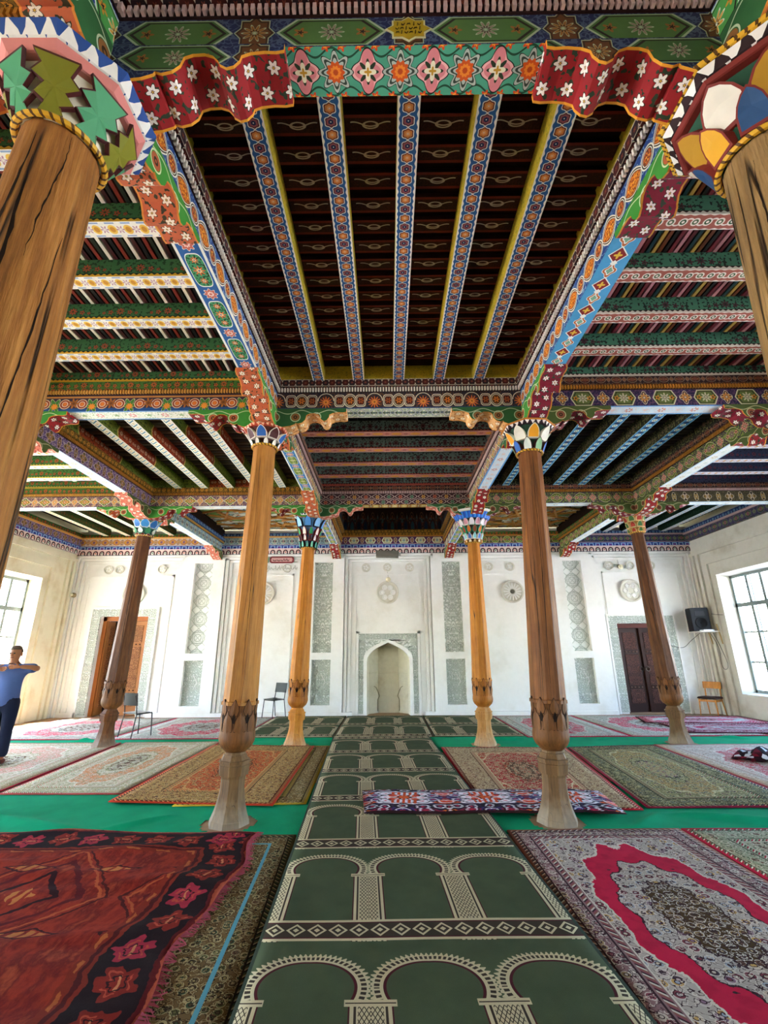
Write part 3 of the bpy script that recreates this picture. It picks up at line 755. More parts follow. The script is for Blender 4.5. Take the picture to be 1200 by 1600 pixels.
def stick_bay(i, seed, pal, stick):
    random.seed(seed); x0, x1, y0, y1 = XL[i], XL[i + 1], YL[3], YL[4]; cx, cy = (x0 + x1) / 2, (y0 + y1) / 2
    c = thing('ceiling', 'lattice ceiling of gilded sticks in %s, before the mihrab wall' % AISLE[i], 'ceiling', (cx, cy, 5.1), 0, None, 'structure')
    def fn():
        u, v = uv(); d, r = vor(cv(u * 1.0, v * 2.6), 2.4); k = ramp(r, pal); k = L(k, '#3a4a34', abs(d - .3) < .03); k = L(k, '#b05a34', rose(cell(u, .4)[0], cell(v, .3)[0], .07, 6) < 1.)
        return L(k, '#2a2018', vor(cv(u, v * 2.6), 2.4, 'DISTANCE_TO_EDGE') < .05)
    b = MB(); W, H = (x1 - x0) / 2 - .12, (y1 - y0) / 2 - .1; b.box(-W, W, -H, H, .16, .2); b.build('painted_panel', mat('lattice panel %d' % i, fn), c)
    base = None
    for a, L_, pts in ((.42, 1.5, 5), (-.42, 1.5, 5), (1.15, .7, 4), (-1.15, .7, 4)):
        for ky in range(pts):
            for kx in range(3):
                px, py = -W + .55 + kx * (2 * W - 1.1) / 2 + (ky % 2) * .22, -H + .45 + ky * (2 * H - .9) / (pts - 1)
                dx, dy = abs(math.cos(a)) * L_ / 2, abs(math.sin(a)) * L_ / 2
                px = max(-W + dx, min(W - dx, px)); py = max(-H + dy, min(H - dy, py))
                bar('lattice_stick', c, L_, .05, .045, (px, py, .115 if a > 0 else .12), a, [stick])
stick_bay(1, 3, ['#b8c8c4', '#8fb0b4', '#d8dcd0', '#7a9a4a', '#c8d0c8', '#a87a34'], plain('#b8803a', .5)); stick_bay(3, 5, ['#9aa08a', '#5a7a4a', '#c0b890', '#8a8a6a', '#7a4a34', '#b8b8a0'], plain('#a8742c', .5))
def nave_niche_bay():
    x0, x1, y0, y1 = XL[2] + .13, XL[3] - .13, YL[3] + .12, YL[4] - .02; cx, cy = (x0 + x1) / 2, (y0 + y1) / 2; W, H = (x1 - x0) / 2, (y1 - y0) / 2
    c = thing('ceiling', 'raised dark ceiling with a row of painted niches above the mihrab', 'ceiling', (cx, cy, 5.0), 0, None, 'structure')
    b = MB(); b.box(-W - .1, W + .1, -H - .1, H, .98, 1.02); b.build('roof_board', DARKB, c)
    b = MB()
    for q in ((-W - .1, -W, -H, H), (W, W + .1, -H, H), (-W, W, -H - .1, -H), (-W, W, H - .08, H)): b.box(q[0], q[1], q[2], q[3], .0, 1.0)
    b.build('coffer_side', mat('dark coffer paint', frieze('#2a1210', '#3a1c14', '#7a3a1c', '#1c2430', '#4a5a5a', '#6a4a34', .3, .6, 'point', 'loz')), c)
    b = MB()
    for q in ((-W, W, H - .16, H - .08, 0), (-W, -W + .08, -H, H - .08, 1), (W - .08, W, -H, H - .08, 1)): b.box(q[0], q[1], q[2], q[3], .1, .2, 0, q[4])
    b.build('gilded_ledge', G['gold'], c)
    cols = [plain('#16243a'), plain('#24464e'), plain('#141a2a'), plain('#3a1a18')]
    out = [(-.5, 0), (.5, 0), (.5, .55), (.3, .8), (0, 1.0), (-.3, .8), (-.5, .55)]
    for k in range(15):
        b = MB(); w = 2 * W / 15
        b.prism([(x * w * .82, z * .36) for x, z in out], -.03, .0); b.prism([(x * w * .5, z * .26 + .02) for x, z in out], -.04, .0, 1)
        b.build('niche', [cols[3], cols[k % 3]], c, (-W + w * (k + .5), H - .09, .2))
    for sg in (-1, 1):
        for k in range(12):
            w = (2 * H - .2) / 12; b = MB(); b.prism([(x * w * .82, z * .36) for x, z in out], -.03, .0); b.prism([(x * w * .5, z * .26 + .02) for x, z in out], -.04, .0, 1)
            b.build('niche', [cols[3], cols[(k + 1) % 3]], c, (sg * (W - .01), -H + .1 + w * (k + .5), .2), (0, 0, -sg * PI / 2))
nave_niche_bay()

# ---------------------------------------------------------------- beams
PROF = [(0, -.26), (.22, -.252), (.30, -.242), (.36, -.215), (.366, -.198), (.40, -.212), (.45, -.195), (.485, -.155), (.495, -.11), (.50, -.092), (.54, -.072), (.60, -.068), (.645, -.088), (.675, -.128), (.682, -.15), (.72, -.178), (.755, -.165), (.782, -.125), (.788, -.088), (.83, -.066), (.90, -.056), (.96, -.06), (1.0, -.05), (1.0, 0.0)]
def beam(label, axis, a, b_, c, soffit, fm, fp, bm, bp, rib, gf, tm, tp, br=(1, 1), cut=0.0, um=None, up=None):
    """axis 'x': from x=a to b at y=c;  axis 'y': from y=a to b at x=c.  fm/fp friezes, bm/bp bands, tm/tp teeth on the local -y / +y side"""
    Lh = (b_ - a) / 2; mid = (a + b_) / 2
    t = thing('ceiling_beam', label, 'beam', (mid, c, ZS) if axis == 'x' else (c, mid, ZS), 0 if axis == 'x' else PI / 2, 'painted ceiling beams')
    h = .11; e = Lh - cut
    m_ = MB(); m_.box(-e, e, -h, h, 0, .23, 0, 0, {'y-': 1, 'y+': 2}); m_.build('painted_beam', [soffit, fm, fp], t)
    m_ = MB(); m_.box(-e, e, -h + .005, h - .005, .23, .66, 0, 0, {'y-': 1, 'y+': 2})
    m_.uv = [[(u, v - .1) for u, v in f] for f in m_.uv]; m_.build('upper_beam', [DARKB, um or DARKB, up or DARKB], t)
    for sg, tmat, bmat in ((-1, tm, bm), (1, tp, bp)):
        m_ = MB(); ys = sorted((sg * h, sg * (h + .012))); m_.box(-e, e, ys[0], ys[1], .23, .30, 1)
        ys = sorted((sg * (h + .012), sg * (h + .035))); k = -e + .02
        while k < e - .03: m_.box(k, k + .019, ys[0], ys[1], .238, .288, 0, 0, None, 'z+'); k += .036
        d = m_.build('dentil_molding', [tmat, TBACK], t); d['kind'] = 'stuff'
        m_ = MB(); ys = sorted((sg * h, sg * (h + .05))); m_.box(-e, e, ys[0], ys[1], .30, .40); m_.build('cornice_band', bmat, t)
    pts = []
    for (s, z), (s2, z2) in zip(PROF, PROF[1:]): pts.append((s, z))
    pts.append(PROF[-1])
    for k, sg in ((0, 1), (1, -1)):
        if not br[k]: continue
        o = [(s, z) for s, z in pts] + [(0, 0)]
        if sg < 0: o = [(-x, z) for x, z in o][::-1]
        m_ = MB(); m_.prism(o, -.125, .125, 0, 1); m_.build('bracket', [gf, rib], t, (-Lh if sg > 0 else Lh, 0, 0))
    return t
ROWN = ['', 'the two thick cracked columns in front', 'the columns beside the ikat mat', 'the orange columns before the mihrab']
for j in (1, 2, 3):
    for i in range(5):
        so = {(1, 2): SO['front'], (2, 2): SO['navelace'], (3, 2): SO['ochre'], (2, 1): SO['paleL'], (2, 3): SO['paleR'], (3, 1): SO['white'], (3, 3): SO['white']}.get((j, i), SO['white'])
        rb = {(1, 2): RB['red'], (2, 2): RB['cream'], (3, 2): RB['pink'], (2, 1): RB['red'], (2, 3): RB['crimson'], (3, 1): RB['red']}.get((j, i), RB['crimson'] if i > 2 else RB['orange'])
        gf = GF['front'] if j == 1 else (GF['green'] if i == 2 else GF['lime'] if i < 2 else GF['olive'])
        f0, f1 = ST[i, j - 1], ST[i, j]
        beam('painted cross beam in %s, in the row of %s' % (AISLE[i], ROWN[j]), 'x', XL[i], XL[i + 1], YL[j], so, FR[f0['ft']], FR[f1['ft']], f0['band'], f1['band'], rb, gf, f0['teeth'], f1['teeth'], (i != 0, i != 4), 0.0, f0.get('side'), f1.get('side'))
LINE = ['', 'outer columns on the standing man\'s side', 'inner columns on the kilim side', 'inner columns on the pink carpet side', 'outer columns on the loudspeaker side']
for i in (1, 2, 3, 4):
    for j in range(4):
        so = {(2, 1): SO['leftlong'], (3, 1): SO['rightlong'], (2, 2): SO['greenpanel'], (3, 2): SO['paleR'], (2, 3): SO['greenpanel'], (3, 3): SO['greenpanel'], (2, 0): SO['leftlong'], (3, 0): SO['rightlong']}.get((i, j), SO['white'])
        rb = {(2, 0): RB['orange'], (2, 1): RB['orange'], (2, 2): RB['orange'], (3, 0): RB['orange'], (3, 1): RB['crimson'], (3, 2): RB['red'], (2, 3): RB['red'], (3, 3): RB['red'], (1, 2): RB['pink'], (1, 3): RB['pink']}.get((i, j), RB['red'])
        gf = GF['lime'] if j == 1 else GF['green'] if i in (2, 3) else GF['olive']
        fR, fL = ST[i, j], ST[i - 1, j]                       # +x side is bay i, -x side bay i-1
        beam('painted long beam over the %s, %s' % (LINE[i], ZONE[j]), 'y', YL[j], YL[j + 1], XL[i], so, FR[fR['fl']], FR[fL['fl']], fR['band'], fL['band'], rb, gf, fR['teeth'], fL['teeth'], (j != 0, True), .112, fR.get('side'), fL.get('side'))
# ================================================================ walls
def hole_wall(b, x0, x1, ya, yb, z0, z1, holes, mi=0):
    """wall slab between x0..x1 running along y, rectangular holes (y0,y1,za,zb)"""
    y = ya
    for (h0, h1, za, zb) in sorted(holes):
        b.box(x0, x1, y, h0, z0, z1, mi, 1); b.box(x0, x1, h0, h1, z0, za, mi, 1); b.box(x0, x1, h0, h1, zb, z1, mi, 1); y = h1
    b.box(x0, x1, y, yb, z0, z1, mi, 1)
WINS = {-1: [10.87, 7.1, 3.35, -.4, -4.1], 1: [11.2, 7.4, 3.6, -.2, -4.0]}; GW, GZ0, GZ1 = 1.25, .6, 3.56
GLASS = None
def glass_mat():
    global NT
    M = bpy.data.materials.new('window glass'); M.use_nodes = True; NT = M.node_tree; NT.nodes.clear()
    t = NT.nodes.new('ShaderNodeBsdfTransparent'); g = NT.nodes.new('ShaderNodeBsdfGlossy'); g.inputs['Roughness'].default_value = .03
    mxn = NT.nodes.new('ShaderNodeMixShader'); o = NT.nodes.new('ShaderNodeOutputMaterial')
    mxn.inputs[0].default_value = .04; NT.links.new(t.outputs[0], mxn.inputs[1]); NT.links.new(g.outputs[0], mxn.inputs[2]); NT.links.new(mxn.outputs[0], o.inputs[0])
    return M
GLASS = glass_mat()
FRAMEP = plain('#8c9692', .5); IRON = plain('#4a5458', .5)
def side_wall(name, sg, X0, label, wm):
    """sg +1: right wall whose inner face is at x=X0"""
    b = MB(); WINC = WINS[sg]
    holes = [(c - GW - .05, c + GW + .05, GZ0 - .03, GZ1 + .06) for c in WINC]
    xs = sorted((X0, X0 + sg * .28)); hole_wall(b, xs[0], xs[1], -6.3, 14.2, -.2, 5.2, holes)
    xs = sorted((X0 + sg * .28, X0 + sg * .45)); hole_wall(b, xs[0], xs[1], -6.3, 14.2, -.2, 5.2, [(c - GW, c + GW, GZ0, GZ1) for c in WINC])
    for c in WINC:
        i_ = [(X0, c - GW - .05, GZ0 - .03), (X0, c + GW + .05, GZ0 - .03), (X0, c + GW + .05, GZ1 + .06), (X0, c - GW - .05, GZ1 + .06)]
        o_ = [(X0 + sg * .3, c - GW, GZ0), (X0 + sg * .3, c + GW, GZ0), (X0 + sg * .3, c + GW, GZ1), (X0 + sg * .3, c - GW, GZ1)]
        for k in range(4): b.face([i_[k], i_[(k + 1) % 4], o_[(k + 1) % 4], o_[k]])
    w = tag(b.build(name, wm), label, 'wall', kind='structure')
    # raised plaster frames round each window and at the corner
    for c in WINC[:2]:
        b = MB(); p = X0 - sg * .05; x_ = sorted((p, X0)); y0, y1, z1 = c - GW - .4, c + GW + .4, 3.95
        b.box(x_[0], x_[1], y0, y0 + .14, 0, z1); b.box(x_[0], x_[1], y1 - .14, y1, 0, z1); b.box(x_[0], x_[1], y0, y1, z1, z1 + .14)
        b.build('window_surround', wm, w)
    b = MB(); x_ = sorted((X0 - sg * .06, X0))
    for y in (13.0, 13.2): b.box(x_[0], x_[1], y, y + .1, 0, 4.3)
    b.box(x_[0], x_[1], -2.4, 13.5, 4.28, 4.36)
    b.build('corner_molding', wm, w)
    return w
WL = side_wall('wall_left', -1, -9.3, 'cream plaster wall with tall windows behind the standing man', WARM)
WR = side_wall('wall_right', 1, 9.0, 'off-white plaster wall with barred windows and the loudspeaker shelf', OLDW)
def windows():
    n = 0
    for sg, X0, who in ((-1, -9.3, 'the cream wall'), (1, 9.0, 'the loudspeaker wall')):
        WINC = WINS[sg]
        for c in WINC:
            n += 1; x = X0 + sg * .36
            w = thing('window_%d' % n, 'tall white-framed window in %s, %s' % (who, ['next to the mihrab wall corner', 'second from the mihrab wall', 'third from the mihrab wall', 'fourth from the mihrab wall', 'farthest from the mihrab wall'][WINC.index(c)]), 'window', (x, c, GZ0), 0, None, 'structure')
            H = GZ1 - GZ0; T = H * .735; b = MB()
            for q in ((-GW, -GW + .07, 0, H), (GW - .07, GW, 0, H), (-GW, GW, 0, .07), (-GW, GW, H - .07, H)): b.box(-.05, .05, q[0], q[1], q[2], q[3])
            b.build('window_frame', FRAMEP, w)
            b = MB(); b.box(-.05, .05, -GW, GW, T - .05, T + .05); b.build('transom', FRAMEP, w)
            cols = 5; cw = 2 * (GW - .07) / cols
            for k in range(1, cols):
                b = MB(); b.box(-.035, .035, -.04, .04, 0.07, H - .07); b.build('mullion', FRAMEP, w, (0, -GW + .07 + cw * k, 0))
            for z in (T * .34, T * .68):
                b = MB(); b.box(-.02, .02, -GW + .07, GW - .07, z - .02, z + .02); b.build('glazing_bar', FRAMEP, w)
            for k in range(cols):
                for (z0, z1) in ((.07, T * .34), (T * .34, T * .68), (T * .68, T - .05), (T + .05, H - .07)):
                    b = MB(); b.face([(0, .03, z0 + .02), (0, cw - .03, z0 + .02), (0, cw - .03, z1 - .02), (0, .03, z1 - .02)]); b.build('pane', GLASS, w, (0, -GW + .07 + cw * k, 0))
            for k in range(7):
                b = MB(); b.box(-.008, .008, -.008, .008, .02, H - .02); b.build('iron_bar', IRON, w, (sg * .1, -GW + .15 + k * (2 * GW - .3) / 6, 0))
windows()

def rear_blocker():
    b = MB(); b.box(-9.75, 9.45, -6.4, -6.0, -.2, 5.25); tag(b.build('wall_rear_blocker', WARM), 'unseen plain cream wall added across the hall from the mihrab to block frontal light', 'wall', kind='structure')  # added out of view, keeps flat frontal light from entering at the rear
rear_blocker()
YB = 13.5
def back_wall():
    b = MB()
    for (x0, x1, z0) in ((-9.75, -8.35, 0), (-8.35, -6.95, 2.7), (-6.95, -.6, 0), (.6, 6.56, 0), (6.56, 7.95, 2.4), (7.95, 9.45, 0)):
        b.box(x0, x1, YB, YB + .5, z0, 5.25)
    arc = [(-.6, 1.4), (-.585, 1.5), (-.53, 1.6), (-.43, 1.7), (-.28, 1.79), (-.13, 1.86), (0, 1.92)]
    arc = arc + [(-x, z) for x, z in arc[:-1][::-1]]
    b.prism([(.6, 5.25), (-.6, 5.25)] + arc, YB, YB + .5)
    w = tag(b.build('wall_back', WHITE), 'white plaster mihrab wall with carved panels and pilasters', 'wall', kind='structure')
    # mihrab niche
    nb = MB(); P = [(-.6, YB), (-.56, YB + .34), (-.3, YB + .62), (.3, YB + .62), (.56, YB + .34), (.6, YB)]
    for (a, b2) in zip(P, P[1:]): nb.face([(a[0], a[1], 0), (b2[0], b2[1], 0), (b2[0], b2[1], 2.0), (a[0], a[1], 2.0)])
    nb.face([(x, y, 1.95) for x, y in P]); nb.build('mihrab_niche', NICHE, w)
    nb = MB()
    for z in (1.08,): 
        for (a, b2) in zip(P[1:-1], P[2:-1]): nb.tube([(a[0] * .98, a[1] - .01, z), (b2[0] * .98, b2[1] - .01, z)], .012, 6)
    nb.build('niche_molding', NICHE, w)
    for sg in (-1, 1):
        nb = MB(); nb.tube([(sg * .31, YB + .6, .05), (sg * .31, YB + .6, .35), (sg * .26, YB + .6, .45), (sg * .31, YB + .6, .58), (sg * .36, YB + .56, .68), (sg * .42, YB + .5, .72)], .012, 6); nb.build('niche_scroll', plain('#8a8468'), w)
    # raised white arch rim
    rim = MB(); out = [(x * 1.16, z + .075) for x, z in arc]; inn = arc; fl = [(-.6, 0)] + inn + [(.6, 0)]; fo = [(-.695, 0)] + out + [(.695, 0)]
    for k in range(len(fl) - 1):
        rim.face([(fo[k][0], YB - .05, fo[k][1]), (fl[k][0], YB - .05, fl[k][1]), (fl[k + 1][0], YB - .05, fl[k + 1][1]), (fo[k + 1][0], YB - .05, fo[k + 1][1])])
        rim.face([(fl[k][0], YB - .05, fl[k][1]), (fl[k][0], YB + .02, fl[k][1]), (fl[k + 1][0], YB + .02, fl[k + 1][1]), (fl[k + 1][0], YB - .05, fl[k + 1][1])])
        rim.face([(fo[k][0], YB - .05, fo[k][1]), (fo[k + 1][0], YB - .05, fo[k + 1][1]), (fo[k + 1][0], YB, fo[k + 1][1]), (fo[k][0], YB, fo[k][1])])
    rim.build('arch_rim', WHITE, w)
    def strip(nm, x0, x1, z0, z1, mt, d=.03, vert=True):
        q = MB(); q.box(x0, x1, YB - d, YB, z0, z1, 0, 2 if vert else 0)
        # relief runs along v: centre u on the strip
        q.uv = [[((p[0] - (x0 + x1) / 2), p[2]) if vert else (p[2] - (z0 + z1) / 2, p[0]) for p in (q.v[i] for i in f)] for f in q.f]
        return q.build(nm, mt, w)
    strip('relief_border', -.83, -.66, 0.05, 2.0, VINES); strip('relief_border', .66, .83, .05, 2.0, VINES); strip('relief_border', -.83, .83, 2.0, 2.16, VINES, .03, False)
    sp = MB()
    for sg in (-1, 1):
        o = [(sg * x, z) for x, z in out[:7] if x < 0]; poly = [(sg * -.66, 1.52)] + [(-sg * abs(x), z) for x, z in out[1:6]] + [(-sg * .02, 1.97), (-sg * .66, 1.97)]
    sp.prism([(-.655, 1.98), (-.655, 1.62)] + [(x, z) for x, z in out[2:11]] + [(.655, 1.62), (.655, 1.98)], YB - .02, YB + .005)
    sp.build('relief_spandrel', VINE, w)
    b = MB()
    for q in ((-.9, -.84, 0, 2.22), (.84, .9, 0, 2.22), (-.9, .9, 2.16, 2.22)): b.box(q[0], q[1], YB - .06, YB, q[2], q[3])
    b.build('mihrab_fillet', WHITE, w)
    # pilasters with recessed carved panels
    for xc in (-5.45, -1.88, 1.88, 5.45):
        x0, x1, p0, p1 = xc - .53, xc + .53, xc - .27, xc + .27; Y0 = YB - .15; b = MB()
        for q in ((x0, p0, 0, 4.47), (p1, x1, 0, 4.47), (p0, p1, 0, .28), (p0, p1, 1.46, 1.65), (p0, p1, 4.22, 4.47)): b.box(q[0], q[1], Y0, YB, q[2], q[3])
        b.build('pilaster', WHITE, w)
        for (z0, z1, mt) in ((1.65, 4.22, GIRIH if abs(xc) > 3 else VINE), (.28, 1.46, VINES)):
            q = MB(); q.face([(p0, YB - .03, z0), (p1, YB - .03, z0), (p1, YB - .03, z1), (p0, YB - .03, z1)], [(-.27, z0), (.27, z0), (.27, z1), (-.27, z1)]); q.build('relief_panel', mt, w)
            if mt is VINES:
                q = MB(); cz = (z0 + z1) / 2; q.tube([(xc, YB - .035, cz + .2), (xc + .12, YB - .035, cz), (xc, YB - .035, cz - .2), (xc - .12, YB - .035, cz), (xc, YB - .035, cz + .2)], .014, 6); q.build('relief_lozenge', WHITE, w)
    # stepped frames in the fields between
    for (x0, x1) in ((-9.3, -5.98), (-4.92, -2.41), (-1.35, 1.35), (2.41, 4.92), (5.98, 9.0)):
        b = MB()
        for k, (a, d) in enumerate(((0, .15), (.1, .10), (.2, .05))):
            b.box(x0 + a, x0 + a + .078, YB - d, YB, 0, 4.45 - a); b.box(x1 - a - .078, x1 - a, YB - d, YB, 0, 4.45 - a); b.box(x0 + a, x1 - a, YB - d, YB, 4.40 - a * .8, 4.47 - a * .8)
        b.build('stepped_frame', WHITE, w)
        b = MB(); a = .38
        for q in ((x0 + a, x0 + a + .05, 0, 3.9), (x1 - a - .05, x1 - a, 0, 3.9), (x0 + a, x1 - a, 3.85, 3.9)): b.box(q[0], q[1], YB - .025, YB, q[2], q[3])
        b.build('panel_fillet', WHITE, w)
        xm = (x0 + x1) / 2
        if abs(xm) > 6: xm = 7.13 if xm > 0 else -7.5
        R = .33
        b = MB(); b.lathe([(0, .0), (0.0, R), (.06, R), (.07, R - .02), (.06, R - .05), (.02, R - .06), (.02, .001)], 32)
        md = b.build('roundel', OLDW, w, (xm, YB, 3.33), (PI / 2, 0, 0))  # darker plaster colour stands in for shading on the raised ring
        if abs(xm) < 4 and abs(xm) > 1:                      # rayed roundel
            for k in range(16):
                b = MB(); b.box(.09, .26, -.016, .016, 0, .05); b.build('ray', WHITE, md, (0, 0, .0), (0, 0, 2 * PI * k / 16))
            b = MB(); b.lathe([(0, .07), (.04, .06), (.05, .001)], 16); b.build('boss', plain('#6a665a'), md)
        else:
            for k in range(6):
                b = MB(); b.lathe([(0, .085), (.05, .075), (.052, .06), (.022, .05), (.022, .001)], 12); b.build('petal', WHITE, md, (.16 * math.cos(k * PI / 3), .16 * math.sin(k * PI / 3), 0))
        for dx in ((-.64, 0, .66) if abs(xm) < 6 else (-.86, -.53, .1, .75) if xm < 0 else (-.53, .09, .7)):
            b = MB(); b.lathe([(0, .13), (.05, .13), (.055, .11), (.02, .1), (.02, .001)], 20); sm = b.build('small_roundel', OLDW, w, (xm + dx, YB, 4.07), (PI / 2, 0, 0))  # small discs take the darker colour too, in place of relief shade
            for k in range(5):
                b = MB(); b.lathe([(0, .035), (.03, .025), (.033, .001)], 8); b.build('petal', WHITE, sm, (.055 * math.cos(k * 1.2566), .055 * math.sin(k * 1.2566), 0))
    b = MB(); b.box(-9.3, -8.6, YB - .06, YB, 0, .12); b.box(-6.6, -1.0, YB - .17, YB, 0, .1); b.box(1.0, 6.2, YB - .17, YB, 0, .1); b.box(8.3, 9.0, YB - .06, YB, 0, .1)
    tag(b.build('baseboard_back', WHITE), 'white plaster plinth along the foot of the mihrab wall', 'baseboard', kind='structure')
    return w
WB = back_wall()
def raised_script(parent, x0, x1, z, y, h, mt, seed):
    random.seed(seed); x = x0
    while x < x1:
        b = MB(); k = random.random(); w = .05 + .06 * random.random()
        pts = [(x, y, z + h * (.9 if k > .5 else .45)), (x + w * .2, y, z + h * .15), (x + w * .6, y, z + h * .05), (x + w, y, z + h * (.3 + .3 * k))]
        b.tube(pts, .011, 5); b.build('letter_stroke', mt, parent); x += w + .02
def plaque_band():
    b = MB(); b.box(-4.5, -2.65, YB - .03, YB, 4.0, 4.2); p = b.build('inscription_panel', WHITE, WB); raised_script(WB, -4.4, -2.75, 4.02, YB - .035, .15, plain('#b8b8a8'), 4)
plaque_band()
# ---------------------------------------------------------------- wooden cornices on the walls
CA = mat('cornice arches', cornice_arches); CB = mat('cornice blocks', cornice_blocks)
def cornices():
    t = thing('trim_1', 'painted wooden cornice with small arches along the top of the mihrab wall', 'trim', (0, YB, 0), 0, None, 'structure')
    b = MB(); b.box(-9.3, 9.0, -.19, 0, 4.47, 4.63); b.build('arch_row', CA, t)
    b = MB(); b.box(-9.3, 9.0, -.22, 0, 4.63, 4.75); b.build('block_row', CB, t)
    for i in range(5):
        s = ST[i, 3]; b = MB(); b.box(XL[i] + .1, XL[i + 1] - .1, -.2, 0, 4.75, 4.97); b.build('frieze', FR[s['ft']], t)
        b = MB(); b.box(XL[i] + .1, XL[i + 1] - .1, -.24, 0, 4.97, 5.01); b.build('gilded_fillet', s['teeth'], t)
        b = MB(); b.box(XL[i] + .1, XL[i + 1] - .1, -.2, 0, 5.01, 5.11); b.build('cornice_band', s['band'], t)
    n = 1
    for X0, sg, who in ((-9.3, 1, 'cream wall'), (9.0, -1, 'loudspeaker wall')):
        n += 1; t = thing('trim_%d' % n, 'painted wooden cornice along the top of the %s' % who, 'trim', (X0, 0, 0), 0, None, 'structure')
        for nm, z0, z1, d, mt in (('arch_row', 4.5, 4.64, .1, CA), ('block_row', 4.64, 4.74, .12, CB)) if sg > 0 else ():
            xs = sorted((0, sg * d)); b = MB(); b.box(xs[0], xs[1], -2.2, 13.3, z0, z1, 0, 1); b.build(nm, mt, t)
        for j in range(4):
            s = ST[0 if sg > 0 else 4, j]; y0, y1 = YL[j] + .1, YL[j + 1] - .1
            for nm, z0, z1, d, mt in (('frieze', 4.74, 4.95, .1, FR[s['fl']]), ('gilded_fillet', 4.95, 5.0, .14, s['teeth']), ('cornice_band', 5.0, 5.12, .1, s['band'])):
                xs = sorted((0, sg * d)); b = MB(); b.box(xs[0], xs[1], y0, y1, z0, z1, 0, 1); b.build(nm, mt, t)
cornices()
# ---------------------------------------------------------------- doors
def doors():
    LB = mat('carved tan wood', door_carve('#b07a4a', '#6a3c20'), .6, .3, .8, .02); DB = mat('carved dark wood', door_carve('#6e4034', '#1e0f0b'), .6, .3, .8, .02)
    for n, (x0, x1, H, fr, lf, orn, label) in enumerate(((-8.35, -6.95, 2.7, '#9a5a26', LB, '#4a2a14', 'tan carved wooden double door standing half open in the mihrab wall'), (6.56, 7.95, 2.4, '#5a2620', DB, '#7a5a4a', 'dark carved wooden double door with ring pulls in the mihrab wall'))):
        d = thing('door_%d' % (n + 1), label, 'door', ((x0 + x1) / 2, YB + .2, 0), 0, None, 'structure'); W = (x1 - x0) / 2
        b = MB()
        for q in ((-W, -W + .1, 0, H), (W - .1, W, 0, H), (-W, W, H - .12, H)): b.box(q[0], q[1], -.06, .1, q[2], q[3])
        b.build('door_frame', plain(fr, .55), d)
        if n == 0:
            b = MB(); b.box(-W + .1, W - .1, .26, .29, 0, H - .12); b.build('painted_gloom_panel', plain('#2c1710'), d)  # dark panel, its colour stands in for the unlit gap behind the leaf
        for sg in (-1, 1):
            lw = W - .1; leaf = MB(); leaf.box(0, lw, -.03, .03, .02, H - .13)
            ang = (-1.35 if n == 0 else -.1) if sg < 0 else 0
            lo = leaf.build('door_leaf', plain('#a06a3c' if n == 0 else '#33180f', .6), d, (sg * (W - .1), 0, 0), (0, 0, (-ang if sg < 0 else PI)))
            fy = -.045 if sg < 0 else .03
            for (z0, z1) in ((.25, .62), (.72, H - .85), (H - .72, H - .25)):
                b = MB(); b.box(.1, lw - .1, fy, fy + .015, z0, z1, 0, 2)
                b.uv = [[(p[0] - lw / 2, p[2]) for p in (b.v[i] for i in f)] for f in b.f]; b.build('carved_panel', lf, lo)
            for z in (.67, H - .785):
                for k in range(4):
                    b = MB(); b.lathe([(0, .022), (.012, .02), (.02, .002)], 8); b.build('door_stud', plain(orn, .5), lo, (.14 + k * (lw - .28) / 3, fy + (0 if sg < 0 else .015), z), (PI / 2 if sg < 0 else -PI / 2, 0, 0))
            if n == 1:
                b = MB(); c = Vector((lw - .08, fy - .02 if sg < 0 else fy + .035, 1.15)); b.tube([c + Vector((.055 * math.cos(a), 0, .055 * math.sin(a))) for a in [k * PI / 8 for k in range(17)]], .009, 6); b.build('ring_pull', plain('#8a8078', .35, .5, 1.0), lo)
        # carved plaster surround
        t = .24; S = MB(); XF = 13.5
        for (a, b2, z0, z1, vert) in ((-W - t, -W, 0.05, H, 1), (W, W + t, 0.05, H, 1), (-W - t, W + t, H, H + t * .85, 0)):
            s = MB(); s.box(a, b2, -.24, -.2, z0, z1)
            s.uv = [[((p[0] - (a + b2) / 2), p[2]) if vert else (p[2] - (z0 + z1) / 2, p[0]) for p in (s.v[i] for i in f)] for f in s.f]; s.build('carved_surround', VINES, d)
        s = MB()
        for q in ((-W - t - .05, -W - t, 0, H + t * .85 + .05), (W + t, W + t + .05, 0, H + t * .85 + .05), (-W - t, W + t, H + t * .85, H + t * .85 + .05)): s.box(q[0], q[1], -.26, -.2, q[2], q[3])
        s.build('surround_fillet', WHITE, d)
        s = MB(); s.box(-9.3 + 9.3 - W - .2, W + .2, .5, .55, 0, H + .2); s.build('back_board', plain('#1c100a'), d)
doors()
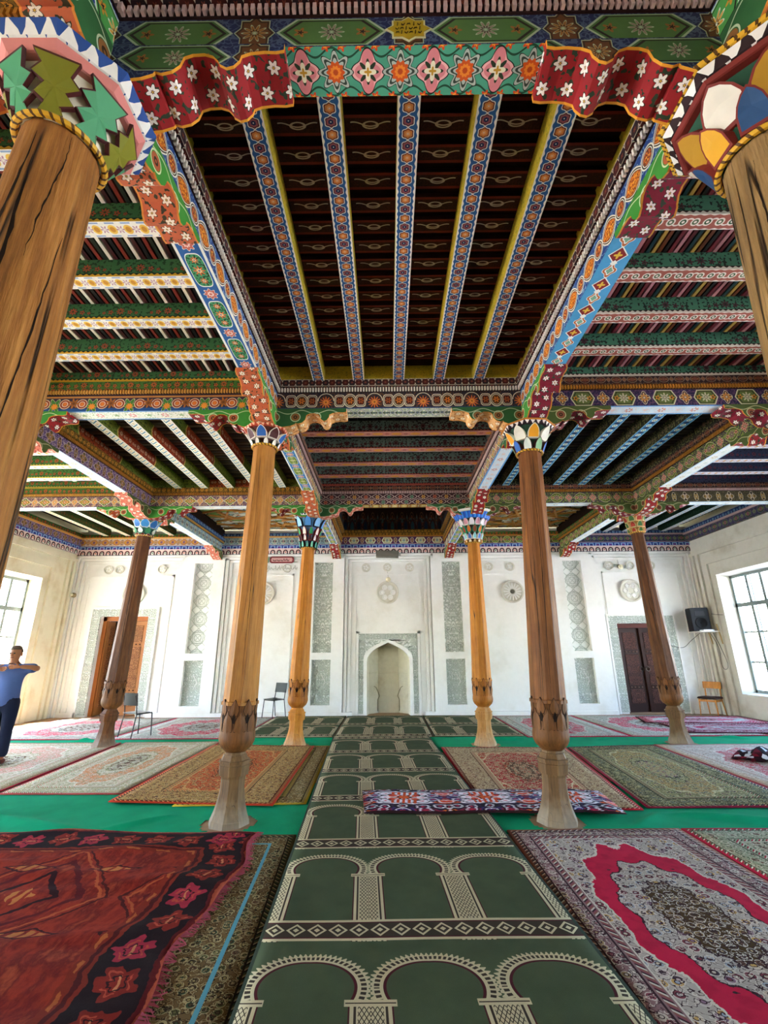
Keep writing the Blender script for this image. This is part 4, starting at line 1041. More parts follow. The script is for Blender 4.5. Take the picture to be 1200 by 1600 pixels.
# ================================================================ columns
ROPE = mat('gilded rope', stripes(['#d9a52a', '#d9a52a', '#5a3a10'], .04, .04), .5)
def plate(out, z0, z1, r0, r1, ang, w, rim, dep=.012, push=.008, pw_=1.3, sk=.03):
    """a leaf or niche lying on a cone: outline in (-.5..+.5, 0..1); returns MB with materials 0 = face, 1 = rim"""
    b = MB()
    def P(x, t, dr):
        r = r0 + (r1 - r0) * (max(t, 0) ** pw_) + dr; a = ang + x * w / max(r, .02)
        return (r * math.cos(a), r * math.sin(a), z0 + (z1 - z0) * t)
    cx = sum(p[0] for p in out) / len(out); ct = sum(p[1] for p in out) / len(out)
    inn = [(cx + (x - cx) * rim, ct + (t - ct) * rim) for x, t in out]; n = len(out)
    for k in range(n):
        k2 = (k + 1) % n
        b.face([P(*out[k], push), P(*out[k2], push), P(*inn[k2], push), P(*inn[k], push)], None, 1)
        b.face([P(*inn[k], push), P(*inn[k2], push), P(cx, ct, push - dep)], None, 0)
        b.face([P(*out[k2], push), P(*out[k], push), P(*out[k], -sk), P(*out[k2], -sk)], None, 1)
    return b
ARCH = [(-.5, 0), (.5, 0), (.5, .45), (.4, .68), (.22, .87), (0, 1.0), (-.22, .87), (-.4, .68), (-.5, .45)]
LEAF = [(-.3, 0), (.3, 0), (.5, .3), (.42, .58), (.2, .8), (0, 1.0), (-.2, .8), (-.42, .58), (-.5, .3)]
ZIG = [(-.30, 0), (.22, 0), (.12, .14), (.4, .28), (.22, .42), (.5, .6), (.3, .72), (.46, 1.0), (-.46, 1.0), (-.28, .8), (-.5, .66), (-.2, .5), (-.42, .32), (-.18, .18)]
def capital(col, zb, zt, rb, rt, core, tiers, bands, n=8, ph=PI / 8):
    """tiers: (t0,t1,count,outline,width,colours,rim colour,phase); bands: (t0,t1,material)"""
    cap = MB(); prof = [(zb + (zt - zb) * t, (rb + (rt - rb) * t ** 1.35) * (1 - .1 * min(1, t * 4))) for t in [k / 8 for k in range(9)]]
    cap.lathe(prof, n, 0, ph); root = cap.build('capital', core, col)
    R = lambda t: rb + (rt - rb) * t ** 1.35
    for ti, (t0, t1, cnt, out, w, cols, rimc, p0) in enumerate(tiers):
        for k in range(cnt):
            a = p0 + 2 * PI * k / cnt
            pl = plate(out, zb + (zt - zb) * t0, zb + (zt - zb) * t1, R(t0), R(t1), a, w, .93 if out is ZIG else .86, .004 if out is ZIG else .012, .012 + .014 * max(0, len(tiers) - 1 - ti), 1.15, .005 if out is ZIG else .03)
            pl.build('capital_niche', [plain(cols[k % len(cols)], .55), plain(rimc, .6)], root)
    for (t0, t1, mt, dr) in bands:
        b = MB(); z0, z1 = zb + (zt - zb) * t0, zb + (zt - zb) * t1
        b.lathe([(z0, R(t0) + dr - .01), (z0 + .004, R(t0) + dr), (z1 - .004, R(t1) + dr), (z1, R(t1) + dr - .02)], n, 0, ph)
        # band patterns run round the capital, centred in height
        b.uv = [[(u, v - (z0 + z1) / 2) for u, v in f] for f in b.uv]; b.build('capital_band', mt, root)
    b = MB(); b.tube([((rb + .012) * math.cos(a), (rb + .012) * math.sin(a), zb + .005) for a in [2 * PI * k / 32 for k in range(33)]], .016, 6, 0, False); b.build('rope_ring', ROPE, root)
    return root
def column(label, xb, xt, y, wd, rb_, rt_, zcap, capf, dark='#3a2210', foot=None, sides=8, ph=PI / 8):
    c = thing('wooden_column', label, 'column', (xb, y, 0.0), 0, 'carved wooden columns')
    c.rotation_euler = (0, math.atan2(xt - xb, 4.3), 0)
    wm = mat('wood ' + wd[0] + wd[1], wood(*wd), .62, .3, .8 if wd[4] > .005 else .35, .03); fw = mat('foot wood ' + (foot or wd)[0] + (foot or wd)[1], foot_wood(*(foot or wd)), .65, .3, .12, .01); dk = plain(dark, .8); bw_ = ('#7a4414', '#a4641f', '#bd8036', 1., .0) if wd[0] == '#9a5414' else ('#42260f', '#704620', '#946030', 1., .002); bm_ = mat('wood ' + bw_[0] + bw_[1], wood(*bw_), .6, .3, .3, .02)
    s = rb_ / .18
    b = MB(); b.lathe([(0, .205 * s), (.05, .195 * s), (.055, .19 * s), (.12, .165 * s), (.22, .138 * s), (.32, .124 * s), (.41, .122 * s), (.438, .130 * s), (.44, .150 * s), (.53, .158 * s), (.532, .148 * s), (.548, .148 * s), (.55, .160 * s), (.575, .160 * s), (.578, .142 * s), (.625, .120 * s), (.628, .108 * s), (.655, .104 * s)], 8, 0, PI / 8 + ph)
    b.build('foot', fw, c)
    b = MB(); b.lathe([(.65, .105 * s), (.67, .125 * s), (.70, .158 * s), (.74, .178 * s), (.78, .185 * s), (.82, .182 * s), (.90, .170 * s), (.98, .170 * s), (1.12, .176 * s)], 24)
    b.build('ball', bm_, c, smooth=True)
    for k in range(8):
        p = plate([(-.5, 0.1), (.0, 0), (.5, .1), (.46, .55), (.3, .75), (.12, .82), (0, 1.), (-.12, .82), (-.3, .75), (-.46, .55)], .83, 1.05, .172 * s, .172 * s, 2 * PI * k / 8 + ph, .122 * s, .95, -.012, .006, 1.)
        p.build('carved_leaf', [bm_, dk], c)
        p = plate(LEAF, 1.0, 1.16, .171 * s, .178 * s, 2 * PI * (k + .5) / 8 + ph, .1 * s, .92, -.006, .006, 1.); p.build('carved_leaf', [bm_, dk], c)
    for k in range(8):
        p = plate(LEAF, .93, 1.03, .173 * s, .173 * s, 2 * PI * (k + .5) / 8 + ph, .04 * s, .9, .004, .007, 1.); p.build('carved_notch', [plain('#1c0f08', .9), dk], c)
    b = MB(); zt = zcap + .02; N = 9
    b.lathe([(1.10, rb_ + .012), (1.13, rb_ + .012), (1.14, rb_)] + [(1.14 + (zt - 1.14) * k / N, rb_ + (rt_ - rb_) * (k / N)) for k in range(1, N + 1)], sides, 0, ph)
    b.build('shaft', wm, c)
    capf(c, zcap, rt_)
    return c
def crack(col, rb_, rt_, zcap, pts, nm='crack'):
    b = MB(); P = []
    for (z_, deg, w) in pts:
        r = rb_ + (rt_ - rb_) * (z_ - 1.14) / (zcap - 1.12) + .0015; a = math.radians(deg)
        P.append([(r * math.cos(a - w / r / 2), r * math.sin(a - w / r / 2), z_), ((r - .012) * math.cos(a), (r - .012) * math.sin(a), z_), (r * math.cos(a + w / r / 2), r * math.sin(a + w / r / 2), z_)])
    for q0, q1 in zip(P, P[1:]):
        b.face([q0[0], q0[2], q1[2], q1[0]])
    b.build(nm, plain('#1a0e07', .95), col)
def long_crack(col, rb_, rt_, zcap, z0, z1, d0, d1, w, seed):
    rnd = random.Random(seed); n = 26; pts = []; dv = 0
    for k in range(n + 1):
        t = k / n; dv += rnd.uniform(-1.6, 1.6); pts.append((z0 + (z1 - z0) * t, d0 + (d1 - d0) * t + dv, max(.0015, w * math.sin(PI * t) ** .6 * rnd.uniform(.5, 1.15))))
    crack(col, rb_, rt_, zcap, pts)
ZT = 4.315
def z(c1, c2, p): return mat('zigzag ' + c1 + c2, zigzag(c1, c2, p))
def cap_zig(c, zb, r):
    capital(c, zb, ZT + .02, r + .01, .36, plain('#e6dcc4', .6), [(.05, .72, 8, ZIG, .21, ['#7a7a22', '#4a9468'], '#4a1c1c', PI / 8)], [(.72, .84, plain('#d08078'), .012), (.84, 1.0, z('#e4e0d8', '#2a4a8a', .09), .02)])
def cap_muq(c, zb, r):
    capital(c, zb, ZT + .02, r + .01, .38, plain('#1d4a34', .6), [(.05, .5, 8, ARCH, .13, ['#d9a02a', '#2c4f7a'], '#7a2a24', 0), (.28, .78, 8, ARCH, .2, ['#e0d8c8', '#b98a2a'], '#7a2a24', PI / 8)], [(.78, .84, plain('#7a2a24'), .015), (.84, .95, z('#2c1a1c', '#e8e2da', .1), .02), (.95, 1.0, ROPE, .03)])
def cap_blue(c, zb, r):
    capital(c, zb, ZT, r + .005, .27, plain('#5a2a20', .6), [(.02, .34, 10, ARCH, .06, ['#f0ece0', '#efe8dc'], '#2a3a24', 0), (.36, .9, 8, ARCH, .13, ['#2a5fa8', '#4a1c1a'], '#e0d4c4', 0)], [(.9, 1.0, z('#b0442c', '#e8b08a', .06), .02)])
def cap_green(c, zb, r):
    capital(c, zb, ZT, r + .005, .31, plain('#1c4430', .6), [(.0, .44, 8, ARCH, .1, ['#8fc090', '#2a60b0', '#dfe8e0'], '#4a2420', PI / 8), (.40, .86, 8, ARCH, .14, ['#e29a1c', '#d8d4c4'], '#e0dcc8', 0)], [(.86, .96, z('#2c1a22', '#e8dcd8', .07), .02), (.96, 1.0, plain('#c07a2a'), .03)])
def cap_tall_blue(c, zb, r):
    capital(c, zb, ZT + .08, r + .005, .34, plain('#5a8fc0', .6), [(.0, .2, 12, ARCH, .055, ['#7fd0b8', '#5fb0a0'], '#20302c', 0), (.2, .4, 12, ARCH, .06, ['#e8e0dc', '#3a1c1c'], '#7a2a24', .26), (.38, .62, 10, ARCH, .08, ['#1f9a5a', '#efe4d8'], '#8a2a24', 0), (.62, .95, 8, ARCH, .15, ['#4f94d8', '#8ac0ea'], '#16243a', 0)], [(.94, 1.0, z('#e8e8e8', '#20304a', .06), .02)])
def cap_flute(c, zb, r):
    capital(c, zb, ZT + .12, r + .005, .40, plain('#3a1c14', .6), [(.0, .1, 12, ARCH, .06, ['#f0e4cc', '#e8c07a'], '#a06a24', 0), (.11, .3, 12, ARCH, .07, ['#4a78c8', '#8ad0d8'], '#efe8e0', 0), (.3, .56, 12, LEAF, .09, ['#c86a1c', '#7a3414'], '#1fa078', 0), (.54, .76, 14, ARCH, .1, ['#e8dce0', '#c88a94'], '#f4f0ec', 0)], [(.74, .93, stripes_band(), .03), (.93, 1.0, plain('#ece4d8'), .05)], 14)
def stripes_band(): return mat('blue flutes', stripes(['#1c5ac0', '#2f86dc', '#1846a0'], .09), .5)
def cap_petal(c, zb, r):
    capital(c, zb, ZT + .05, r + .005, .29, plain('#4a9a8a', .6), [(.0, .12, 10, ARCH, .07, ['#7a2a20'], '#e0c8b0', 0), (.12, .5, 8, LEAF, .12, ['#dfe8dc', '#3a8a5a'], '#3a6a5a', 0), (.45, .98, 8, LEAF, .2, ['#3f8fd0', '#2a6ab0'], '#d8e4e8', PI / 8)], [(.95, 1.0, plain('#c07a34'), .0)])
def cap_red(c, zb, r):
    capital(c, zb, ZT + .05, r + .005, .22, plain('#b88a4a', .6), [(.02, .26, 8, ARCH, .08, ['#3f6a2c', '#a03a24'], '#d8b87a', 0), (.3, .6, 8, ARCH, .1, ['#3f6a34', '#a8331f'], '#d8c08a', 0), (.62, .95, 8, ARCH, .12, ['#a8331f', '#3f6a34'], '#d8c08a', 0)], [(.95, 1.0, plain('#c09a54'), .01)])
BR = ('#5a3618', '#96622e', '#c08c4c', 1.0, .02); TN = ('#665038', '#947448', '#b09064', 1.0, .012); OR = ('#9a5414', '#c07a26', '#d29640', 1.0, .002); RD = ('#4a280f', '#7a4a22', '#a06c34', 1.0, .004); DKW = ('#38200f', '#60391c', '#8a5a30', 1.0, .004); GY = ('#4a3620', '#6e5030', '#8c6c46', 1.0, .004); GD = ('#7a4a1c', '#aa7230', '#c8924c', 1.0, .004)
CP = []
CP.append(column('thick brown cracked column with zigzag painted capital', -1.68, -1.60, 1.62, BR, .215, .165, 3.98, cap_zig, foot=GY, sides=24))
CP.append(column('thick tan column with white and gold niched capital', 1.78, 1.9, 1.65, TN, .235, .17, 3.92, cap_muq, foot=GY, sides=24))
CP.append(column('golden brown column with blue niched capital, beside the red kilim', -1.6, -1.53, 5.23, GD, .18, .135, 4.08, cap_blue, foot=GY))
CP.append(column('reddish brown column with green niched capital, standing against the ikat mat', 1.66, 1.80, 5.23, RD, .18, .135, 3.97, cap_green, foot=GY))
CP.append(column('dark column with blue petal capital, beside the open tan door', -5.28, -5.12, 9.28, DKW, .185, .135, 4.0, cap_petal))
CP.append(column('orange column with tall pale blue capital, near the black chair', -1.74, -1.63, 9.28, OR, .185, .125, 3.71, cap_tall_blue, foot=OR))
CP.append(column('orange column with fluted blue and white capital', 1.77, 1.80, 9.25, OR, .185, .125, 3.78, cap_flute, foot=('#8a5a2c', '#b88244', '#d0a468', 1., 0.)))
CP.append(column('dark brown column with red and green capital, before the dark door', 5.36, 5.23, 9.28, DKW, .19, .12, 3.98, cap_red, foot=GY))
CP.append(column('dark column outside the red kilim, by the cream wall', -5.05, -5.05, 5.22, DKW, .185, .135, 4.0, cap_petal))
CP.append(column('dark column outside the olive carpet, by the loudspeaker wall', 5.25, 5.25, 5.22, DKW, .185, .135, 3.98, cap_red))
for (z0, z1, d0, d1, w, sd) in ((1.9, 3.75, -48, -78, .022, 1), (2.6, 3.9, -95, -88, .014, 2), (2.2, 3.4, -30, -22, .008, 3), (3.2, 3.95, -50, -42, .007, 4), (1.8, 2.9, -70, -60, .012, 5)): long_crack(CP[0], .215, .165, 3.98, z0, z1, d0, d1, w, sd)
for (z0, z1, d0, d1, w, sd) in ((2.6, 3.85, -128, -118, .010, 6), (3.0, 3.8, -150, -146, .006, 7), (2.2, 3.0, -135, -140, .008, 8)): long_crack(CP[1], .235, .17, 3.92, z0, z1, d0, d1, w, sd)
for (ci, z0, z1, d0, d1, w, sd, zc) in ((2, 1.4, 3.2, -75, -70, .006, 9, 4.08), (3, 1.3, 3.8, -98, -100, .008, 10, 3.97), (3, 1.3, 3.0, -120, -122, .007, 11, 3.97), (4, 1.3, 3.8, -70, -72, .012, 12, 4.0), (7, 1.5, 3.6, -110, -112, .007, 13, 3.98)): long_crack(CP[ci], .185, .135, zc, z0, z1, d0, d1, w, sd)
# ================================================================ carpets
def rug(name, label, q, z0, fn, nu=14, nv=18, amp=.004, th=.008, seed=1, cat='carpet', fold=None, edge=None, group=None, holes=None):
    """q: corners (near-left, near-right, far-right, far-left); uv in metres centred"""
    q = [Vector((x, y, 0)) for x, y in q]
    W = ((q[1] - q[0]).length + (q[2] - q[3]).length) / 2; H = ((q[3] - q[0]).length + (q[2] - q[1]).length) / 2
    rnd = random.Random(seed); ph = [rnd.uniform(0, 6) for _ in range(6)]; c = (q[0] + q[1] + q[2] + q[3]) / 4
    def pt(s, t):
        p = (q[0] * (1 - s) + q[1] * s) * (1 - t) + (q[3] * (1 - s) + q[2] * s) * t
        wav = (math.sin(p.x * 5.1 + ph[0] + p.y * 1.7) + math.sin(p.y * 4.3 + ph[1] - p.x * 2.2) + math.sin((p.x + p.y) * 9 + ph[2]) * .5) / 2.5
        z = z0 + th + amp * (wav + 1)
        if fold: z += fold(p.x, p.y, s, t)
        if edge:
            dx, dy = edge(s, t); p = p + Vector((dx, dy, 0))
        return Vector((p.x - c.x, p.y - c.y, z))
    b = MB(); b.grid(pt, nu, nv, 0, lambda s, t: ((s - .5) * W, (t - .5) * H))
    if holes:
        keep = [k for k, f in enumerate(b.f) if not any(math.hypot(sum(b.v[i][0] for i in f) / 4 + c.x - hx_, sum(b.v[i][1] for i in f) / 4 + c.y - hy_) < .262 for hx_, hy_ in holes)]
        b.f = [b.f[k] for k in keep]; b.uv = [b.uv[k] for k in keep]; b.mi = [b.mi[k] for k in keep]
    # skirt down to the floor
    ring = [(i / nu, 0) for i in range(nu)] + [(1, j / nv) for j in range(nv)] + [(1 - i / nu, 1) for i in range(nu)] + [(0, 1 - j / nv) for j in range(nv)]
    for a, e in zip(ring, ring[1:] + ring[:1]):
        A, E_ = pt(*a), pt(*e); ua, ue = ((a[0] - .5) * W, (a[1] - .5) * H), ((e[0] - .5) * W, (e[1] - .5) * H)
        b.face([(A.x, A.y, z0), (E_.x, E_.y, z0), E_, A], [ua, ue, ue, ua])
    o = b.build(name, mat('weave ' + label, fn(W / 2, H / 2), .92, .08, .35, .004, dirt=.16, dscale=2.5), None, (c.x, c.y, 0), None, True)
    return tag(o, label, cat, group)
def R4(x0, x1, y0, y1): return [(x0, y0), (x1, y0), (x1, y1), (x0, y1)]
def felt_fold(x, y, s, t): return (1 if ((5.02 < y < 5.48 and (x < -1.25 or x > 1.4)) or (9.64 < y < 9.88 and abs(x) > 1.3)) else 0) * max(0, math.sin(PI * ((y - 5.02) / .46 if y < 7 else (y - 9.64) / .24))) ** .5 * (.045 * max(0, math.sin(x * 2.3 + y * 3.3 + math.sin(x * .7) * 2)) ** 18 + .03 * max(0, math.sin(x * 3.7 - y * 4.1 + 1)) ** 22)
for nm, lb, q, sd in (('felt_sheet', 'bright green felt sheet beside the golden brown column', R4(-8.6, -.6, 4.86, 6.7), 1), ('felt_sheet', 'bright green felt sheet under the ikat mat\'s far end', R4(.8, 8.4, 4.92, 6.7), 2),
                      ('felt_sheet', 'narrow green felt strip behind the pale carpets, by the dark column near the tan door', R4(-8.9, -.9, 8.6, 10.1), 3), ('felt_sheet', 'narrow green felt strip running past the fluted-capital column', R4(.7, 8.9, 8.6, 10.1), 4)):
    rug(nm, lb, q, .001, lambda a, b_: felt, 240, 44, .0005, .003, sd, 'felt', felt_fold, None, 'green felt sheets', [(o.location.x, o.location.y) for o in CP])
P1 = ['#8a6a7a', '#b8a4a0', '#7a3a44', '#c8b8a0', '#4a3a44', '#c09a5a', '#9aa0a8']
POR = ['#b84a2c', '#c86a3a', '#a83a24', '#d8a860', '#8a3424', '#c8b078']
POL = ['#8a8a5a', '#a89a5a', '#4a5a4a', '#b8b08a', '#6a3a4a', '#3a4a5a', '#c8b870']
PPA = ['#c8c4a8', '#b8b490', '#d8d0bc', '#a8a880', '#c8a890', '#b0b8a0']
PBE = ['#c8bca8', '#d8ccbc', '#b8a898', '#c8b0a0', '#ded6c8']
PBR = ['#5a5a34', '#8a7a4a', '#4a3a24', '#a8966a', '#6a4a34', '#3a4a34']
def ck(**k): return lambda w, h: persian(w, h, **k)
# front zone
rug('persian_carpet', 'brown floral carpet with a teal stripe, lying under the red kilim', [(-4.4, 1.95), (-.63, 1.95), (-.86, 4.88), (-4.4, 4.9)], .006, ck(field='#6a5a34', pal=PBR, ring=None, border='#6a5230', bpal=PBR, edge='#5a5230', line='#a89a70', dark='#2a2014', bw=.52, scale=13., stripe='#5a9aa8'), 16, 18, .003, .009, 11)
rug('persian_carpet', 'carpet with a crimson ring round a dark medallion, beside the green runner', [(1.12, 1.98), (2.72, 1.98), (2.72, 5.0), (1.10, 4.98)], .006, ck(field='#b0a498', pal=P1, ring='#c01c40', border='#8a6a6a', bpal=['#8a4a54', '#c0b4a4', '#6a3a44', '#a8906a', '#5a4a4a'], edge='#8a5a4a', line='#cfc4b4', dark='#3a2428', med=['#5a4424', '#3a2a1a', '#8a6a34', '#6a4a3a', '#a88a54'], inner='#4a3418', bw=.17, scale=12., mx_=.62, my_=.66, rw=.26, k=12., seed=2.), 14, 22, .003, .009, 12)
rug('persian_carpet', 'faded green floral carpet with a red edge, beside the crimson-ring carpet', [(2.74, 1.9), (5.2, 1.9), (5.2, 4.98), (2.74, 5.0)], .006, ck(field='#a8a88a', pal=['#8a9a7a', '#b8b498', '#7a8a6a', '#c0a890', '#8a6a5a'], ring='#a88a7a', border='#9aa084', bpal=['#8a9a7a', '#b8b498', '#7a5a4a'], edge='#a8203c', line='#d0ccb4', dark='#4a4a3a', scale=10., seed=3.), 12, 16, .003, .009, 13)
# middle zone
rug('persian_carpet', 'brown carpet strip with a yellow edge, tucked beside the green runner', [(-2.4, 5.74), (-.93, 5.80), (-1.05, 9.15), (-2.4, 9.15)], .009, ck(field='#7a6a3a', pal=PBR, ring=None, border='#7a6238', bpal=['#8a7a4a', '#5a4a2a', '#a8906a'], edge='#c8b03a', line='#b8a878', dark='#3a2c18', scale=12., seed=4.), 10, 16, .003, .006, 14)
rug('persian_carpet', 'orange medallion carpet with a tan border, behind the golden brown column', [(-3.17, 5.84), (-1.27, 5.68), (-1.34, 9.05), (-3.2, 9.2)], .027, ck(field='#c05a2a', pal=POR, ring='#c04e24', border='#a88a54', bpal=['#b89a64', '#6a4a34', '#c8b080', '#8a5a3a', '#4a3a2c'], edge='#a83a24', line='#cfa060', dark='#4a2418', med=['#a83a2c', '#d8a860', '#7a2a20'], bw=.42, scale=13., mx_=.8, my_=.8, rw=.5, seed=5., rp=POR), 14, 20, .004, .007, 15)
rug('persian_carpet', 'pale cream carpet with an orange medallion, beside the orange one', [(-4.72, 6.22), (-3.22, 6.2), (-3.2, 9.6), (-5.05, 9.6)], .009, ck(field='#c8c0a0', pal=PPA, ring='#d08a5a', border='#b8ae88', bpal=PPA, edge='#a84a44', line='#e0d8c4', dark='#8a8a64', scale=9., rw=.4, seed=6., rp=['#d08a5a', '#c8b090', '#d8a070', '#c87a4a']), 12, 18, .004, .007, 16)
rug('persian_carpet', 'pale pink carpet with a red edge, in front of the standing man', [(-7.3, 6.3), (-4.78, 6.24), (-5.1, 9.55), (-7.5, 9.6)], .009, ck(field='#d0c8b0', pal=PPA, ring='#d8a090', border='#c0b89a', bpal=PPA, edge='#b0203c', line='#e4dccc', dark='#9a946a', scale=9., rw=.4, seed=7., rp=['#d8a090', '#d0c0a8', '#d89a88']), 12, 18, .004, .007, 17)
rug('persian_carpet', 'red field carpet with a tan border, behind the ikat mat', [(1.0, 5.62), (2.68, 5.54), (3.1, 8.9), (.92, 8.95)], .009, ck(field='#b0442c', pal=['#b03a2c', '#c86a4a', '#c8a878', '#9a2a24', '#d8c09a'], ring='#b02c30', border='#b49a74', bpal=['#c0a880', '#8a5a44', '#d0bc94', '#6a4a3a'], edge='#a82430', line='#dccaa0', dark='#5a2a20', bw=.4, scale=13., mx_=.8, my_=.78, rw=.5, seed=8., rp=['#b03a2c', '#c86a4a', '#c8a878', '#9a2a24', '#d8c09a']), 12, 18, .004, .007, 18)
rug('persian_carpet', 'olive floral carpet with a dark red edge, beside the red field carpet', [(2.75, 5.6), (4.55, 5.6), (4.72, 9.05), (3.14, 8.9)], .0115, ck(field='#8a865a', pal=POL, ring='#a88a54', border='#5a5a3c', bpal=['#8a8a54', '#3a4a3a', '#b0a870', '#3a5a5a'], edge='#7a1c34', line='#c8c094', dark='#24281c', med=['#7a2a5a', '#b8a87a', '#4a5a7a', '#a83a3c'], inner='#a89a6a', bw=.3, scale=13., rw=.42, seed=9., rp=POL), 12, 18, .004, .007, 19)
rug('persian_carpet', 'faded beige carpet with crimson medallion, under the dark cloth bundle', [(4.58, 5.6), (7.4, 5.6), (7.2, 9.1), (4.75, 9.08)], .009, ck(field='#cfc4b4', pal=PBE, ring='#c84a5a', border='#cabfae', bpal=PBE, edge='#b85a5a', line='#e4dcd0', dark='#9a8a7a', scale=9., rw=.4, seed=10., rp=['#c84a5a', '#d8c8bc', '#c05a64']), 12, 16, .004, .007, 20)
# far zone
LC = ['#b8bcb0', '#c8c4b8', '#a8a898', '#d0ccc0', '#8a9088']
for k, (lb, q, fld, rg, sd) in enumerate((
    ('pale grey carpet with pink ring, before the open tan door', R4(-8.6, -5.62, 9.95, 13.1), '#c4c4b4', '#d84a64', 21), ('pale grey carpet with crimson ring, between the tan door and the black chair', R4(-5.6, -3.02, 9.95, 13.1), '#b8bcac', '#c8284c', 22),
    ('pale grey carpet with crimson ring, next to the green mat behind the fluted-capital column', R4(2.75, 4.78, 9.95, 13.15), '#b0b4a8', '#c8284c', 23), ('pale grey carpet with pink ring, before the dark carved door', R4(4.8, 7.5, 9.95, 13.15), '#b4b8ac', '#d02c58', 24))):
    rug('persian_carpet', lb, q, .009, ck(field=fld, pal=LC, ring=rg, border='#b4b4a4', bpal=LC, edge='#b02440', line='#d4d0c4', dark='#6a7068', scale=8., rw=.42, seed=k + 12., rp=[rg, '#c4bcb4', rg, rg, '#d8a8ac', rg]), 10, 12, .004, .007, sd)
rug('persian_carpet', 'crimson striped rug with a dark edge, by the wooden chair', [(6.0, 11.7), (8.9, 11.3), (8.9, 12.72), (6.3, 12.72)], .027, ck(field='#c84a6a', pal=['#c83a5a', '#d8b0b8', '#b02444', '#c8c4bc'], ring='#b8d0cc', border='#b02c4c', bpal=['#c83a5a', '#8a1c34'], edge='#3a1420', line='#d8c8c8', dark='#6a1c30', bw=.14, scale=9., seed=17.), 10, 10, .004, .007, 25)
rug('persian_carpet', 'dark crimson rug with long pile, behind the dark brown column', [(6.1, 10.25), (8.9, 10.0), (8.9, 11.3), (6.25, 11.65)], .027, ck(field='#b8c0bc', pal=['#a8284a', '#7a1c34', '#c8b8b8', '#5a1428'], ring='#a8284a', border='#7a1c34', bpal=['#a8284a', '#c8b0b0', '#4a1424'], edge='#4a1424', line='#d0c0c4', dark='#4a1424', bw=.3, scale=11., seed=18.), 10, 10, .004, .007, 26)
# green prayer runners
def run(p, cw, off, half): return lambda w, h: saf(p, cw, off, w)
AX = lambda y: (.36 - .052 * y + .0)                       # runner's axis drifts towards the kilim side
rug('prayer_runner', 'long dark green prayer runner with rows of three arches down the nave', [(AX(-1.2) - .95, -1.2), (AX(-1.2) + .95, -1.2), (AX(10.0) + .95, 10.05), (AX(10.0) - .95, 9.98)], .026, run(1.305, .63, 3.215 - 4.41, .95), 16, 70, .003, .007, 31, 'runner')
rug('prayer_runner', 'short green prayer mat with arches, before the mihrab niche', R4(-1.1, .88, 10.08, 13.25), .018, run(1.55, .66, -1.6, .95), 12, 16, .003, .007, 32, 'runner')
rug('prayer_runner', 'green prayer mat with arches, in front of the black chair', R4(-3.0, -1.13, 10.1, 13.25), .018, run(1.55, .62, -1.6, .95), 12, 16, .003, .007, 33, 'runner')
rug('prayer_runner', 'green prayer mat with arches, behind the fluted-capital column', R4(.91, 2.73, 10.1, 13.25), .018, run(1.55, .62, -1.6, .95), 12, 16, .003, .007, 34, 'runner')
# red kilim with folds and a fringe
def kil_fold(x, y, s, t):
    f = 0
    for a, k, w in ((.3, 5.0, .020), (.75, 8.5, .012), (-.3, 3.7, .018), (.5, 13., .006)): f += w * max(0, math.sin(k * (x * math.cos(a + 1.2) + y * math.sin(a + 1.2)) + 3 * a + math.sin(y * 2.2 + x))) ** 3
    return f
def kil_edge(s, t): return (s * (.035 * math.sin(t * 11) + .02 * math.sin(t * 25 + 1)), 0)
rug('kilim', 'red kilim with dark flowered border and wrinkles, spread over the brown carpet', [(-4.6, 1.95), (-1.16, 1.95), (-1.2, 4.9), (-4.6, 4.94)], .023, lambda w, h: kilim(w, h), 70, 90, .002, .006, 35, 'kilim', kil_fold, kil_edge)
KIL = bpy.data.objects['kilim']
def fringe():
    rnd = random.Random(3); b = MB()
    for k in range(230):
        t = k / 230; y = 1.95 + 2.95 * t; x = -1.16 - .04 * t + .035 * math.sin(t * 11) + .02 * math.sin(t * 25 + 1) - KIL.location.x
        y -= KIL.location.y; l = rnd.uniform(.03, .065); a = rnd.uniform(-.9, .9); z0 = .037
        b.tube([(x - .005, y, z0), (x + l * .5, y + l * .35 * a, z0 - .004), (x + l, y + l * a, z0 - .009)], [.004, .0035, .0025], 4)
    o = b.build('fringe', plain('#9a4450', .9), KIL); o['kind'] = 'stuff'
fringe()
